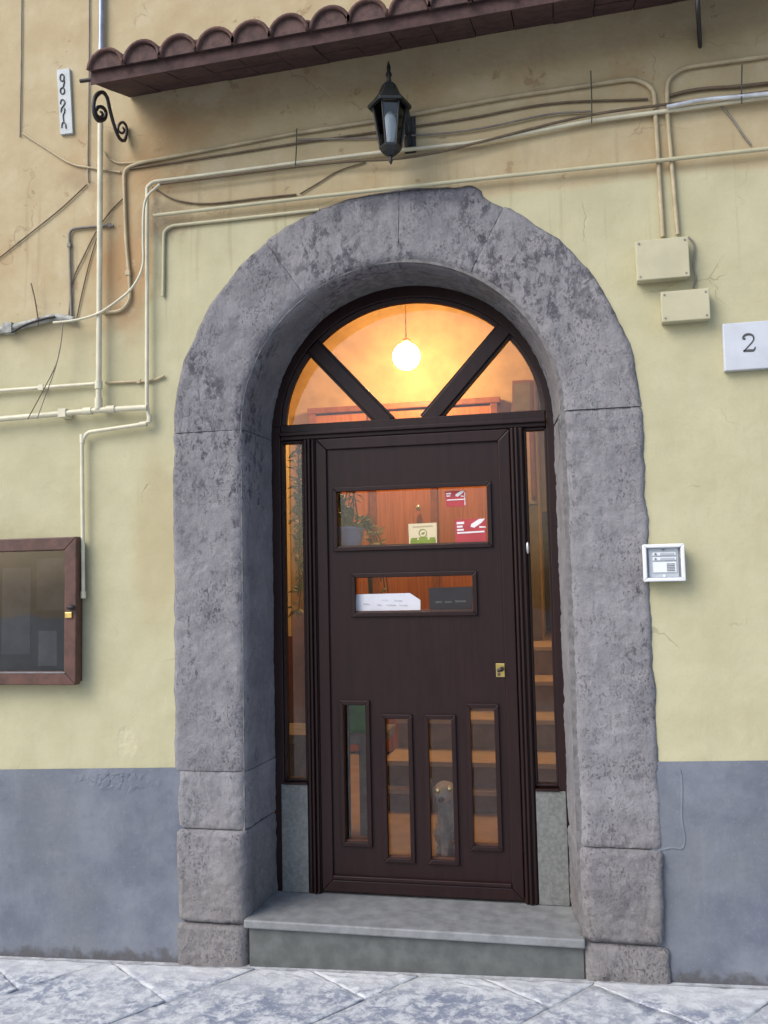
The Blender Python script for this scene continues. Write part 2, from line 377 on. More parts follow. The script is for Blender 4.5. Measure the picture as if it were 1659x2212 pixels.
# ------------------------------------------------------------------ the street
def street():
    n = 24; B = MB()
    B.add([(-60,-60,gz(-60*0.1)-0.03),(60,-60,gz(60*0.1)-0.03),(60,0.4,gz(60*0.1)-0.03),(-60,0.4,gz(-60*0.1)-0.03)], [(0,1,2,3)])
    st = MB()
    st.add([(-8,-7,gz(-8)-0.005),(8,-7,gz(8)-0.005),(8,0.3,gz(8)-0.005),(-8,0.3,gz(-8)-0.005)], [(0,1,2,3)])
    s = tag(st.build('street', MORTAR, origin=(0,0,gz(0))), kind='structure')
    far = tag(B.build('ground', simple('distant_paving', (0.2, 0.21, 0.225), 0.8), origin=(0,0,gz(0)-0.2)), kind='structure')
    far.location.z -= 0.6
    # large basalt slabs laid on the diagonal, clipped along the wall
    ang = R_(52); ca, sa = math.cos(ang), math.sin(ang); rnd = random.Random(3)
    L, Wd = 0.86, 0.52
    for i in range(-12, 13):
        off = rnd.uniform(0, L)
        for j in range(-9, 10):
            u0, u1 = j*L+off+0.0035, (j+1)*L+off-0.0035; v0, v1 = i*Wd+0.0035, (i+1)*Wd-0.0035
            poly = [(u0,v0),(u1,v0),(u1,v1),(u0,v1)]
            poly = [(0.31+u*ca-v*sa, -0.55+u*sa+v*ca) for u, v in poly]
            def clip(P, f):
                o = []
                for a, b in zip(P, P[1:]+P[:1]):
                    fa, fb = f(a), f(b)
                    if fa >= 0: o.append(a)
                    if fa*fb < 0:
                        t = fa/(fa-fb); o.append((a[0]+(b[0]-a[0])*t, a[1]+(b[1]-a[1])*t))
                return o
            poly = clip(poly, lambda p: -0.045-p[1]); 
            if len(poly) >= 3: poly = clip(poly, lambda p: p[1]+2.6)
            if len(poly) >= 3: poly = clip(poly, lambda p: 3.2-abs(p[0])) if all(abs(p[0]) < 3.2 for p in poly) else []
            if len(poly) < 3: continue
            ar = abs(sum(a[0]*b[1]-a[1]*b[0] for a, b in zip(poly, poly[1:]+poly[:1])))/2
            if ar < 0.012: continue
            dz = rnd.uniform(-0.003, 0.004); cx = sum(p[0] for p in poly)/len(poly); cy = sum(p[1] for p in poly)/len(poly)
            ring = lambda k, z: [(cx+(x-cx)*k, cy+(y-cy)*k, gz(x)+z+dz) for x, y in poly]
            vs = ring(1, -0.05)+ring(1, -0.003)+ring(0.994, 0.001); m_ = len(poly)
            fs = [(r*m_+k, r*m_+(k+1) % m_, (r+1)*m_+(k+1) % m_, (r+1)*m_+k) for r in range(2) for k in range(m_)] + [tuple(range(2*m_, 3*m_))]
            o = MB().add(vs, fs).build('paving_stone', BASALT, s)
            if cy > -0.75 and abs(cx) < 2.4:
                bm = bmesh.new(); bm.from_mesh(o.data); bm.faces.ensure_lookup_table()
                top = [f for f in bm.faces if abs(f.normal.z) > 0.9 and len(f.verts) == m_ and f.calc_area() > ar*0.7]
                tr_ = bmesh.ops.triangulate(bm, faces=top)['faces']
                for cuts in (4, 3):
                    ed_ = list({e for f in bm.faces if abs(f.normal.z) > 0.9 for e in f.edges})
                    bmesh.ops.subdivide_edges(bm, edges=ed_, cuts=cuts, use_grid_fill=True)
                off_ = Vector((i*3.7, j*1.9, 0))
                for v in bm.verts:
                    if v.co.z+gz(0)-gz(v.co.x) > -0.003:
                        p = Vector((v.co.x*0.75, v.co.y*1.25, 0))+off_
                        v.co.z += 0.0045*(0.3-abs(noise.noise(p*13)))+0.006*noise.noise(p*27)+0.003*noise.noise(p*70)
                bm.to_mesh(o.data); bm.free()
                o.data.polygons.foreach_set('use_smooth', [True]*len(o.data.polygons))
street()

# ------------------------------------------------------------------ the house front
house = tag(empty('house', (0, 0.2, gz(0))), 'yellow plastered house front with grey painted base around the arched stone portal', 'house')
def arc(r, a0, a1, n, cz=2.0, cx=-0.01): return [(cx+r*math.cos(a0+(a1-a0)*i/n), cz+r*math.sin(a0+(a1-a0)*i/n)) for i in range(n+1)]
B = MB()
poly = [(-7,-0.7),(-0.94,-0.7)] + arc(0.93, math.pi, 0, 40) + [(0.92,-0.7),(7,-0.7),(7,7),(-7,7)]
B.prism(poly, 0.0, 0.34); B.build('wall', PLASTER, house)
MB().prism([(-7,-0.7),(-0.935,-0.7),(-0.935,0.59),(-7,0.40)], -0.006, 0.03).build('plinth', PLINTH, house)
MB().prism([(0.925,-0.7),(7,-0.7),(7,0.84),(0.925,0.649)], -0.006, 0.03).build('plinth', PLINTH, house)
# raised ridges of plaster at the right plinth
rid = [at(x, y, -0.006) for x, y in ((1470,1662),(1474,1700),(1473,1760),(1478,1828),(1450,1832),(1424,1838))]
MB().tube([p+Vector((0.004*noise.noise(p*30), 0.0035, 0)) for p in smooth_path(rid, 8)], 0.006, 6).build('plaster_ridge', PLINTH, house)
rnd = random.Random(5)

# ------------------------------------------------------------------ the stone portal
portal = tag(empty('stone_portal', (0, 0.1, gz(0))), 'weathered grey volcanic stone arch surrounding the dark wooden door', 'portal')
CX, CZ = -0.01, 2.0
def fnoise(p, oct=5):
    a, s = 0.0, 1.0
    for k in range(oct): a += noise.noise(p*s)/s**0.85; s *= 2.1
    return a
def section(ri, ro, yf):
    """points (radius, y) from the outer back edge over the front to the reveal at the door"""
    out = [(ro, 0.10), (ro, 0.03), (ro-0.001, yf+0.012), (ro-0.010, yf+0.003), (ro-0.02, yf)]
    k = max(6, int((ro-ri-0.07)/0.0105))
    out += [(ro-0.02-(ro-ri-0.07)*(i+1)/k, yf) for i in range(k)]
    out += [(ri+0.035, yf+0.002), (ri+0.022, yf+0.007), (ri+0.011, yf+0.017), (ri+0.003, yf+0.032)]
    out += [(ri-(ri-0.632)*(i+1)/14, yf+0.032+0.0215*(i+1)) for i in range(14)]
    return out
def stone(path, length, ri, ro, yf, rough=1.0, name='portal_stone', seed=0, mat=STONE, step=0.0115, joint=0.003, gap=1.0, lift=None):
    """path(t, r) -> (x, z); t runs along the stone in metres"""
    sec = section(ri, ro, yf); n = max(3, int(length/step)); vs = []; m_ = len(sec)
    sd = Vector((seed*7.1, seed*3.3, seed*1.7))
    for i in range(n+1):
        t = joint + (length-2*joint)*i/n; e = min(t-joint, length-joint-t)
        edge = max(0.0, 1-e/0.016)**2*0.010*rough*gap
        for j, (r, y) in enumerate(sec):
            x, z = path(t, r); p = Vector((x, y, z))
            d = fnoise(p*9+sd)*0.0042 + fnoise(p*48+sd, 3)*0.0030 + max(0, fnoise(p*24+sd, 2)-0.45)*0.014
            if j <= 4:
                r2 = r + (fnoise(Vector((x*6, 3, z*6))+sd, 4)*0.010 - max(0, edge*0.5))*min(1, rough)
                x, z = path(t, r2); y2 = y + edge*(j > 1) + d*rough*0.5*(j > 1)
            elif j >= m_-14:
                r2 = r + d*rough*0.7 + edge*0.4; x, z = path(t, r2); y2 = y; z += lift(t)*(j-m_+15)/14 if lift else 0
            else: y2 = y + edge + d*rough
            vs.append((x, y2, z))
    fs = [(i*m_+j, i*m_+j+1, (i+1)*m_+j+1, (i+1)*m_+j) for i in range(n) for j in range(m_-1)]
    fs += [tuple(range(m_-1, -1, -1)), tuple(range(n*m_, n*m_+m_))]
    B = MB(); B.add(vs, fs[:-2], True); B.add(vs[:m_], [tuple(range(m_))]); B.add(vs[-m_:], [tuple(range(m_))])
    return B.build(name, mat, portal)
def jamb(side, z0): return lambda t, r: (CX+side*r, z0+t)
def arch(a0, rm):
    def f(t, r):
        a = a0-t/rm
        if r > 0.9: r += 0.042*math.exp(-((math.degrees(a)-70.5)/6.5)**2)*(r-0.9)/0.07*(1 if math.degrees(a) > 67 else 0.45)
        return (CX+r*math.cos(a), CZ+r*math.sin(a))
    return f
RI, RO = 0.652, 0.972
zl = [(gz(-0.8)-0.04, -0.028, RI+0.0, 0.958, -0.026, 1.5), (-0.028, 0.345, RI+0.0, 0.952, -0.032, 1.6), (0.345, 0.578, RI, 0.955, -0.014, 1.5), (0.578, 2.0, RI, RO, -0.014, 1.0)]
zr = [(gz(0.8)-0.04, -0.015, RI+0.01, 0.985, -0.026, 1.6), (-0.015, 0.332, RI+0.012, 0.972, -0.034, 1.9), (0.332, 2.0, RI+0.008, RO+0.004, -0.014, 1.3)]
for k, (a, b, ri, ro, yf, rg) in enumerate(zl): stone(jamb(-1, a), b-a, ri, ro, yf, rg, seed=k, gap=0.35 if k > 1 else 1.0, joint=0.0015 if k > 1 else 0.004)
for k, (a, b, ri, ro, yf, rg) in enumerate(zr): stone(jamb(1, a), b-a, ri+0.008, ro, yf, rg, seed=10+k, gap=0.4 if k > 1 else 1.0, joint=0.0015 if k > 1 else 0.004)
rm = 0.8
for k, (a0, a1) in enumerate(((180,124), (124,87.5), (87.5,61), (61,0))):
    stone(arch(R_(a0), rm), R_(a0-a1)*rm, RI if k < 2 else RI+0.006*(k-1), RO, -0.014, 1.0, 'voussoir', 20+k, gap=0.12, joint=0.0008, lift=lambda t, a0=a0: 0.05*math.sin(R_(a0)-t/rm))
# mortar core just behind the faces so the joints are closed
core = MB(); ring = [( RI+0.012, -0.001),(RO-0.02, -0.001),(RO-0.02, 0.09),(RI+0.012, 0.30)]
pathpts = [(-1, z) for z in (gz(-0.8)-0.04, 0.5, 1.3, 2.0)]
seq = [[(CX-r, y, z) for r, y in ring] for _, z in pathpts] + [[(CX+r*math.cos(a), y, CZ+r*math.sin(a)) for r, y in ring] for a in [math.pi*(1-i/40) for i in range(1, 40)]] + [[(CX+r, y, z) for r, y in ring] for z in (2.0, 1.3, 0.5, gz(0.8)-0.04)]
core.add([p for s_ in seq for p in s_], [(i*4+j, i*4+(j+1) % 4, (i+1)*4+(j+1) % 4, (i+1)*4+j) for i in range(len(seq)-1) for j in range(4)])
core.build('mortar_joint', simple('dark_joint', (0.15, 0.145, 0.145), 0.9, 0, 0.3, 30), portal)

# ------------------------------------------------------------------ doorstep
step = tag(empty('doorstep', (0, 0.1, gz(0))), 'smooth grey stone doorstep slab below the wooden door', 'doorstep')
SLATE = simple('smooth_slate', (0.2, 0.21, 0.215), 0.55, 0, 0.2, 14, 0.15)
MB().box(-0.672, 0.672, -0.034, 0.52, -0.034, 0.0).build('tread', SLATE, step, 0.006)
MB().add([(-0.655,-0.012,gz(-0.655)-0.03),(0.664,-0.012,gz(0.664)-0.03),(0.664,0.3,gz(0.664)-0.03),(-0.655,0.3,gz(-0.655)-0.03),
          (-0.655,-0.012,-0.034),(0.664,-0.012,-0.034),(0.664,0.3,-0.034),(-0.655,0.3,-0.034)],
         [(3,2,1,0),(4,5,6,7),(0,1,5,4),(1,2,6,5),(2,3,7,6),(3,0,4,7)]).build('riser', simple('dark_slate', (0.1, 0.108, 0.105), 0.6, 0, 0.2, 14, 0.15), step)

# ------------------------------------------------------------------ the entrance door
door = tag(empty('entrance_door', (0, 0.33, 0.0)), 'dark brown wooden door with glazed slots, sidelights and arched fanlight', 'door')
YD = 0.30; FZ = 2.06
fr = MB()
ain, nA = (0.592, 0.553), 48
vs = []; 
for i in range(nA+1):
    a = math.pi*i/nA
    for (rx, rz, y) in ((0.645, 0.645, YD), (ain[0], ain[1], YD), (ain[0]-0.0, ain[1]-0.0, YD+0.075), (0.645, 0.645, YD+0.075)):
        vs.append((-0.005+rx*math.cos(a), y, FZ+rz*math.sin(a)))
fr.add(vs, [(i*4+j, i*4+(j+1) % 4, (i+1)*4+(j+1) % 4, (i+1)*4+j) for i in range(nA) for j in range(4)], False)
fr.box(-0.65, -0.602, YD, YD+0.075, 0.001, FZ); fr.box(0.592, 0.64, YD, YD+0.075, 0.001, FZ)
fr.build('frame', DWOOD, door, 0.004)
# inner bead of the arch
vs = []
for i in range(nA+1):
    a = math.pi*i/nA
    for (d, y) in ((-0.001, YD+0.02), (0.016, YD+0.026), (0.016, YD+0.05), (-0.001, YD+0.05)):
        vs.append((-0.005+(ain[0]-d)*math.cos(a), y, FZ+(ain[1]-d)*math.sin(a)))
MB().add(vs, [(i*4+j, i*4+(j+1) % 4, (i+1)*4+(j+1) % 4, (i+1)*4+j) for i in range(nA) for j in range(4)]).build('arch_bead', DWOOD, door)
tr = MB(); tr.box(-0.60, 0.59, YD-0.004, YD+0.07, 1.995, 2.066); tr.box(-0.60, 0.59, YD-0.02, YD-0.0045, 2.012, 2.03); tr.build('transom', DWOOD, door, 0.004)
def bar(p, q, wd, y0, y1):
    p, q = Vector((p[0], 0, p[1])), Vector((q[0], 0, q[1])); d = (q-p).normalized(); nn = Vector((d.z, 0, -d.x))*wd/2
    return [((p+nn).x, (p+nn).z), ((p-nn).x, (p-nn).z), ((q-nn).x, (q-nn).z), ((q+nn).x, (q+nn).z)]
for (p, q) in (((-0.445, 2.425), (-0.105, 2.05)), ((0.447, 2.455), (0.075, 2.05))):
    mu = MB(); mu.prism(bar(p, q, 0.064, 0, 0), YD+0.004, YD+0.06)
    g = mu.build('glazing_bar', DWOOD, door, 0.004)
    for sgn in (-1, 1):
        d = (Vector(q)-Vector(p)).normalized(); nn = Vector((d.y, -d.x))*0.037*sgn
        MB().prism(bar(Vector(p)+nn, Vector(q)+nn, 0.010, 0, 0), YD+0.016, YD+0.05).build('bead', DWOOD, g)
def fan(a0, a1, base, name='fanlight_pane'):
    pts = [(-0.005+0.6*math.cos(R_(a0+(a1-a0)*i/20)), FZ+0.56*math.sin(R_(a0+(a1-a0)*i/20))) for i in range(21)]
    MB().prism(base+pts, YD+0.034, YD+0.038).build(name, GLASS, door)
fan(40, 140, [(-0.1, 2.05), (0.07, 2.05)]); fan(140, 180, [(-0.12, 2.05)]); fan(0, 40, [(0.09, 2.05), (0.6, 2.05)])
# posts with stepped mouldings either side of the leaf, sidelights above granite panels
for s in (-1, 1):
    a, b = (0.436, 0.494)
    po = MB(); po.box(min(s*a, s*b), max(s*a, s*b), YD, YD+0.08, 0.001, 1.9955)
    g = po.build('post', DWOOD, door, 0.004)
    for k, (c, wd, y) in enumerate(((0.446, 0.012, 0.016), (0.463, 0.012, 0.022), (0.482, 0.014, 0.012))):
        MB().box(s*c-wd/2, s*c+wd/2, YD-y, YD-0.0005, 0.003, 1.994).build('moulding', DWOOD, g, 0.004)
    x0, x1 = (-0.603, -0.4945) if s < 0 else (0.4945, 0.593)
    if s < 0: zb, zt = 0.472, 1.985
    else: zb, zt = 0.476, 1.985
    B = MB(); B.frame(x0-0.001, x1+0.001, zb, 1.9945, 0.012, YD+0.012, YD+0.055); B.build('sidelight_bead', DWOOD, door, 0.003)
    MB().box(x0, x1, YD+0.032, YD+0.037, zb+0.002, zt).build('sidelight_pane', GLASS, door)
    MB().box(x0-0.012 if s < 0 else x0, x1 if s < 0 else x1+0.025, YD-0.006, YD+0.06, 0.0015, 0.462).build('granite_panel', GRANITE, door, 0.002)
    MB().box(x0, x1, YD-0.012, YD+0.06, 0.4625, 0.4715).build('sill', DWOOD, door)
leaf_holes = [(-0.345, 0.335, 1.497, 1.755), (-0.268, 0.262, 1.206, 1.37),
              (-0.332, -0.222, 0.218, 0.815), (-0.145, -0.035, 0.158, 0.757), (0.043, 0.154, 0.158, 0.757), (0.226, 0.338, 0.222, 0.805)]
xs = [-0.434, 0.434]+[h[0] for h in leaf_holes]+[h[1] for h in leaf_holes]; zs = [0.012, 1.992]+[h[2] for h in leaf_holes]+[h[3] for h in leaf_holes]
lf = MB().plate(xs, zs, leaf_holes, YD+0.006, YD+0.052).build('leaf', DWOOD, door, 0.003)
MB().frame(-0.434, 0.434, 0.012, 1.992, 0.05, YD-0.006, YD+0.0055).build('leaf_border', DWOOD, lf, 0.004)
MB().box(-0.384, 0.384, YD-0.012, YD+0.0055, 0.064, 0.082).build('weather_bar', DWOOD, lf, 0.004)
for k, (a, b, c, d) in enumerate(leaf_holes):
    MB().frame(a-0.014, b+0.014, c-0.014, d+0.014, 0.02, YD-0.006, YD+0.0055).build('window_bead', DWOOD, lf, 0.003)
    MB().box(a-0.002, b+0.002, YD+0.028, YD+0.032, c-0.002, d+0.002).build('pane', GLASS, lf)
    MB().prism([(a+0.001, c+0.0005), (b-0.001, c+0.0005), (b-0.001, c+0.012), (a+0.001, c+0.012)], YD+0.008, YD+0.027).build('glazing_bead', simple('bead_brown', (0.07, 0.03, 0.02), 0.4), lf)
lk = MB().box(0.345, 0.383, YD+0.0005, YD+0.0055, 0.930, 0.988).build('lock_plate', BRASS, lf, 0.002)
B = MB(); B.tube([(0.37, YD+0.004, 0.965), (0.37, YD-0.02, 0.965)], 0.010, 12); B.tube([(0.37, YD-0.02, 0.965), (0.352, YD-0.022, 0.958)], [0.009, 0.006], 10); B.build('keyhole_knob', IRON, lk)
MB().box(0.352, 0.362, YD-0.003, YD+0.0005, 0.936, 0.948).build('keyhole', INK, lk)
MB().ball((0.497, YD-0.012, 1.475), 0.011, 8, (0.7, 0.7, 2.4)).build('hinge', STEEL, door)

# notices stuck behind the glass
def sheet(name, px4, y, mat, label, cat, marks=(), th=0.0012, group=None):
    P = [at(x, yy, y) for x, yy in px4]                     # corners: lower left, lower right, upper right, upper left
    B = MB(); B.prism([(p.x, p.z) for p in P], y, y+th); o = B.build(name, mat)
    tag(o, label, cat, group)
    for (nm, u0, u1, v0, v1, mm) in marks:
        def q(u, v):
            p = P[0].lerp(P[1], u).lerp(P[3].lerp(P[2], u), v); return (p.x, p.z)
        M = MB(); M.prism([q(u0, v0), q(u1, v0), q(u1, v1), q(u0, v1)], y-0.0012, y-0.0004); M.build(nm, mm, o)
    return o, P
RED = simple('cctv_red', (0.42, 0.045, 0.055), 0.5, 0, 0.08); CREAM = simple('cream_card', (0.66, 0.56, 0.36), 0.7, 0, 0.04)
GREEN = simple('leaf_green_print', (0.2, 0.27, 0.04), 0.7, 0, 0.15); WHITEP = simple('white_print', (0.75, 0.72, 0.72), 0.6, 0, 0.05)
BLACKP = simple('black_card', (0.014, 0.011, 0.014), 0.5)
YG = YD+0.0275-0.0035
def camera_icon(P, o, y, mm):
    def q(u, v):
        p = P[0].lerp(P[1], u).lerp(P[3].lerp(P[2], u), v); return (p.x, p.z)
    MB().prism([q(0.5, 0.66), q(0.62, 0.62), q(0.86, 0.82), q(0.97, 0.98), q(0.78, 0.98), q(0.52, 0.78)], y-0.0012, y-0.0004).build('camera_symbol', mm, o)
    MB().prism([q(0.78, 0.6), q(0.99, 0.6), q(0.99, 0.64), q(0.84, 0.66), q(0.78, 0.68)], y-0.0012, y-0.0004).build('camera_arm', mm, o)
lines = [('print_line', 0.06, 0.3, 0.8, 0.9, WHITEP), ('print_line', 0.06, 0.25, 0.66, 0.74, WHITEP), ('print_line', 0.06, 0.28, 0.52, 0.6, WHITEP), ('print_line', 0.06, 0.94, 0.4, 0.47, WHITEP)]
o, P = sheet('warning_sticker', [(985,1174),(1051,1170),(1050,1119),(982,1123)], YG, RED, 'large dark red surveillance camera sticker in the lower corner of the upper door window', 'sticker', lines)
camera_icon(P, o, YG, WHITEP)
o, P = sheet('warning_sticker', [(964,1095),(1006,1093),(1005,1059),(961,1062)], YG, RED, 'small red surveillance camera sticker under the top edge of the upper door window', 'sticker', [lines[0], lines[1], lines[3], ('print_line', 0.95, 0.99, 0.05, 0.9, WHITEP)])
camera_icon(P, o, YG, WHITEP)
o, P = sheet('award_sticker', [(884,1180),(944,1177),(943,1129),(882,1132)], YG, CREAM, 'cream sticker with green landscape and round emblem on the upper door window', 'sticker',
   [('print_line', 0.14, 0.86, 0.83, 0.89, simple('faded_print', (0.42, 0.35, 0.22), 0.7)), ('green_band', 0.05, 0.95, 0.06, 0.26, GREEN), ('green_hill', 0.08, 0.3, 0.26, 0.36, GREEN), ('green_hill', 0.36, 0.66, 0.26, 0.38, GREEN), ('green_hill', 0.74, 0.93, 0.26, 0.35, GREEN)])
c = (P[0]+P[2])/2; MB().tube([c+Vector((0.017*math.cos(t*math.pi/10), -0.0012, 0.006+0.017*math.sin(t*math.pi/10))) for t in range(21)], 0.0013, 5, False).build('round_emblem', GREEN, o)
MB().prism([(c.x-0.008, c.z+0.001), (c.x+0.004, c.z+0.0), (c.x+0.009, c.z+0.010), (c.x-0.003, c.z+0.009)], YG-0.0014, YG-0.0006).build('emblem_mark', GREEN, o)
P = pxs([(767,1326),(908,1325),(908,1296),(885,1281),(770,1284)], YG)
B = MB(); B.prism([(p.x, p.z) for p in P], YG, YG+0.0012); o = tag(B.build('paper_notice', PAPER), 'folded white paper notice leaning in the lower door window', 'notice')
for k, (u0, u1, v) in enumerate(((0.12, 0.22, 0.52), (0.34, 0.4, 0.5), (0.47, 0.62, 0.52), (0.68, 0.8, 0.55), (0.4, 0.5, 0.8), (0.6, 0.72, 0.83))):
    a = P[0].lerp(P[1], u0).lerp(P[4].lerp(P[2], u0), v); b = P[0].lerp(P[1], u1).lerp(P[4].lerp(P[2], u1), v)
    MB().prism([(a.x, a.z-0.003), (b.x, b.z-0.003), (b.x, b.z+0.003), (a.x, a.z+0.003)], YG-0.0012, YG-0.0004).build('print_line', simple('pale_print', (0.48, 0.49, 0.53), 0.8), o)
o, P = sheet('card_notice', [(928,1325),(1021,1325),(1021,1267),(926,1270)], YG, BLACKP, 'black card notice beside the folded white paper in the lower door window', 'notice',
   [('faint_print', 0.15, 0.3, 0.4, 0.48, INK), ('faint_print', 0.36, 0.52, 0.4, 0.47, INK), ('faint_print', 0.6, 0.85, 0.42, 0.49, INK)])

# ------------------------------------------------------------------ the hall behind the door
WARMW = simple('hall_yellow_wall', (0.74, 0.64, 0.42), 0.85, 0, 0.06, 4)
OCHRE = simple('hall_ochre_wall', (0.40, 0.28, 0.15), 0.85, 0, 0.14, 5)
HFLOOR = simple('hall_stone_floor', (0.46, 0.36, 0.27), 0.5, 0, 0.12, 6); TREAD = simple('marble_tread', (0.5, 0.42, 0.32), 0.5, 0, 0.1, 8); RISER = simple('stone_riser', (0.26, 0.21, 0.17), 0.7, 0, 0.15, 9)
DADO = simple('brown_wall_dado', (0.15, 0.06, 0.035), 0.5, 0, 0.2, 9); OLIVE = simple('stair_wall_dark', (0.13, 0.105, 0.06), 0.8, 0, 0.15, 8)
HX0, HX1, HY0, HY1, HZ = -1.55, 1.05, 0.385, 3.4, 2.98
tag(MB().box(HX0-0.1, HX1+0.1, 0.521, 4.9, -0.1, -0.001).build('hall_floor', HFLOOR), kind='structure')
tag(MB().box(HX0-0.15, HX1+0.15, 0.342, 4.9, 3.72, 3.85).build('hall_ceiling', OCHRE), kind='structure')
tag(MB().box(HX0-0.12, HX0, 0.345, 4.9, 0.0, 3.719).build('hall_wall_left', WARMW), kind='structure')
tag(MB().box(HX1, HX1+0.12, 0.345, 4.9, 0.0, 3.719).build('hall_wall_right', WARMW), kind='structure')
hb = tag(MB().box(HX0+0.001, 0.46, 3.4, 3.5, 0.0, 3.719).build('hall_wall_back', OCHRE), kind='structure')
ob = tag(MB().box(0.4605, HX1-0.001, 4.7, 4.8, 0.0, 3.719).build('stair_wall_back', WARMW), kind='structure')
sw = tag(MB().box(0.4605, HX1-0.002, 4.68, 4.699, 0.84, 1.95).build('stair_wall_shade', OLIVE, ob))  # dark olive sheet: shade of the unlit stairwell wall put into the colour
MB().box(HX0+0.0005, HX0+0.012, 0.4, 3.39, 0.001, 0.92).build('lower_wall_facing', DADO, bpy.data.objects['hall_wall_left'])
tag(MB().box(0.3605, 0.4595, 3.501, 4.8, 0.0, 3.719).build('stair_wall_side', WARMW), kind='structure')
tag(MB().box(HX0+0.001, 0.36, 4.7, 4.8, 0.0, 3.719).build('rear_wall', WARMW), kind='structure')
q = pxs([(1105,895),(1150,893),(1150,820),(1106,822)], 3.37)
fp_ = tag(empty('framed_picture', ((q[0].x+q[1].x)/2, 3.39, q[0].z)), 'dark framed picture high on the wall behind the fanlight', 'picture')
MB().prism([(p.x, p.z) for p in q], 3.37, 3.398).build('frame', DADO, fp_, 0.004)
MB().prism([(p.x*0.8+0.2*(q[0].x+q[2].x)/2, p.z*0.8+0.2*(q[0].z+q[2].z)/2) for p in q], 3.366, 3.3695).build('picture_sheet', OLIVE, fp_)
# barrel of the ceiling, springing from the side walls
vt = MB(); n = 24; vs = []
for i in range(n+1):
    a = math.pi*i/n; x = (HX0+HX1)/2+(HX1-HX0)/2*0.998*math.cos(a); z = 2.85+0.75*math.sin(a)
    vs += [(x, 0.35, z), (x, 4.69, z)]
vt.add(vs, [(2*i, 2*i+1, 2*i+3, 2*i+2) for i in range(n)], True); tag(vt.build('hall_vault', OCHRE), kind='structure')
# orange wooden partition with doors
pw = tag(empty('wooden_partition', (-0.45, 3.36, 0)), 'orange varnished wooden partition with panel doors at the end of the hall', 'partition')
for k in range(3):
    x0 = -1.32+k*0.49; zlo = 0.9 if x0 > -0.6 else 0.02
    MB().box(x0+0.004, x0+0.486, 3.33, 3.385, zlo, 2.70).build('panel', RWOOD, pw, 0.004)
    MB().box(x0-0.028, x0+0.028, 3.305, 3.329, zlo, 2.71).build('stile', simple('dark_orange_wood', (0.24, 0.075, 0.025), 0.5), pw, 0.004)
MB().box(0.122, 0.178, 3.305, 3.39, 0.9, 2.71).build('stile', simple('dark_orange_wood', (0.24, 0.075, 0.025), 0.5), pw, 0.004)
MB().box(-1.36, 0.2, 3.30, 3.39, 2.712, 2.76).build('cornice', simple('dark_orange_wood', (0.24, 0.075, 0.025), 0.5), pw, 0.006)
zd = at(1160, 1088, 3.38).z
MB().box(0.2005, 0.4595, 3.385, 3.3995, 0.88, zd).build('lower_wall_facing', OLIVE, hb)  # lower wall coloured dark olive to carry the shade of its unlit stretch
MB().box(0.2005, 0.4595, 3.375, 3.3995, zd+0.001, zd+0.03).build('wall_rail', RISER, hb)
q0, q1 = at(1148, 1080, 3.35), at(1193, 925, 3.35)
cb = tag(empty('wall_cabinet', ((q0.x+q1.x)/2, 3.36, zd+0.04)), 'dark red wooden cabinet on the hall wall seen through the sidelight', 'cabinet')
MB().box(q0.x, 0.455, 3.33, 3.399, zd+0.035, q1.z+0.12).build('carcass', DADO, cb, 0.004); MB().box(q0.x+0.015, 0.45, 3.322, 3.3295, zd+0.05, q1.z+0.1).build('cabinet_door', DADO, cb, 0.004)
kb = at(905, 1097, 3.3); MB().ball((kb.x, 3.28, kb.z), 0.025, 8).build('knob', STEEL, pw)
# staircase
stc = tag(empty('staircase', (0.35, 2.4, 0)), 'stone steps with pale treads rising at the back of the hall', 'staircase')
LX = -0.46
specs = [(1.70, 0.13), (1.755, 0.28), (2.14, 0.467), (2.49, 0.665), (2.85, 0.865)]
z0 = 0.0
for k, (y, z) in enumerate(specs):
    yn = specs[k+1][0]+0.02 if k+1 < len(specs) else 4.67
    MB().box(LX+0.02*(k > 0), HX1-0.005, y, (3.29 if False else yn-0.001 if k+1 < len(specs) else 3.295), 0.0 if k == 0 else z0-0.02, z-0.031).build('riser', RISER, stc)
    MB().box(LX+0.005, HX1-0.004, y-0.02, yn, z-0.03, z).build('tread', TREAD, stc, 0.004)
    z0 = z
# lamp hanging from the vault
lp = at(878, 770, 2.8)
lamp = tag(empty('pendant_lamp', (lp.x, lp.y, lp.z-0.08)), 'lit warm globe lamp hanging from the hall ceiling behind the fanlight', 'lamp')
E_ = NT('lamp_glow'); e = E_.t.nodes.new('ShaderNodeEmission'); e.inputs[0].default_value = (1, 0.6, 0.24, 1); e.inputs[1].default_value = 105.0
E_.t.links.new(e.outputs[0], E_.out.inputs[0])
MB().ball(lp, 0.1, 18).build('globe', E_.m, lamp)
B = MB(); B.lathe([(0.012, 0.098), (0.03, 0.102), (0.034, 0.125), (0.008, 0.14)], lp, 16); B.tube([lp+Vector((0,0,0.135)), Vector((lp.x, lp.y, 3.59))], 0.005, 8); B.build('stem', BRASS, lamp)
B = MB(); B.lathe([(0.05, 3.53), (0.045, 3.56), (0.01, 3.59)], (lp.x, lp.y, 0), 16); B.build('ceiling_rose', BRASS, lamp)
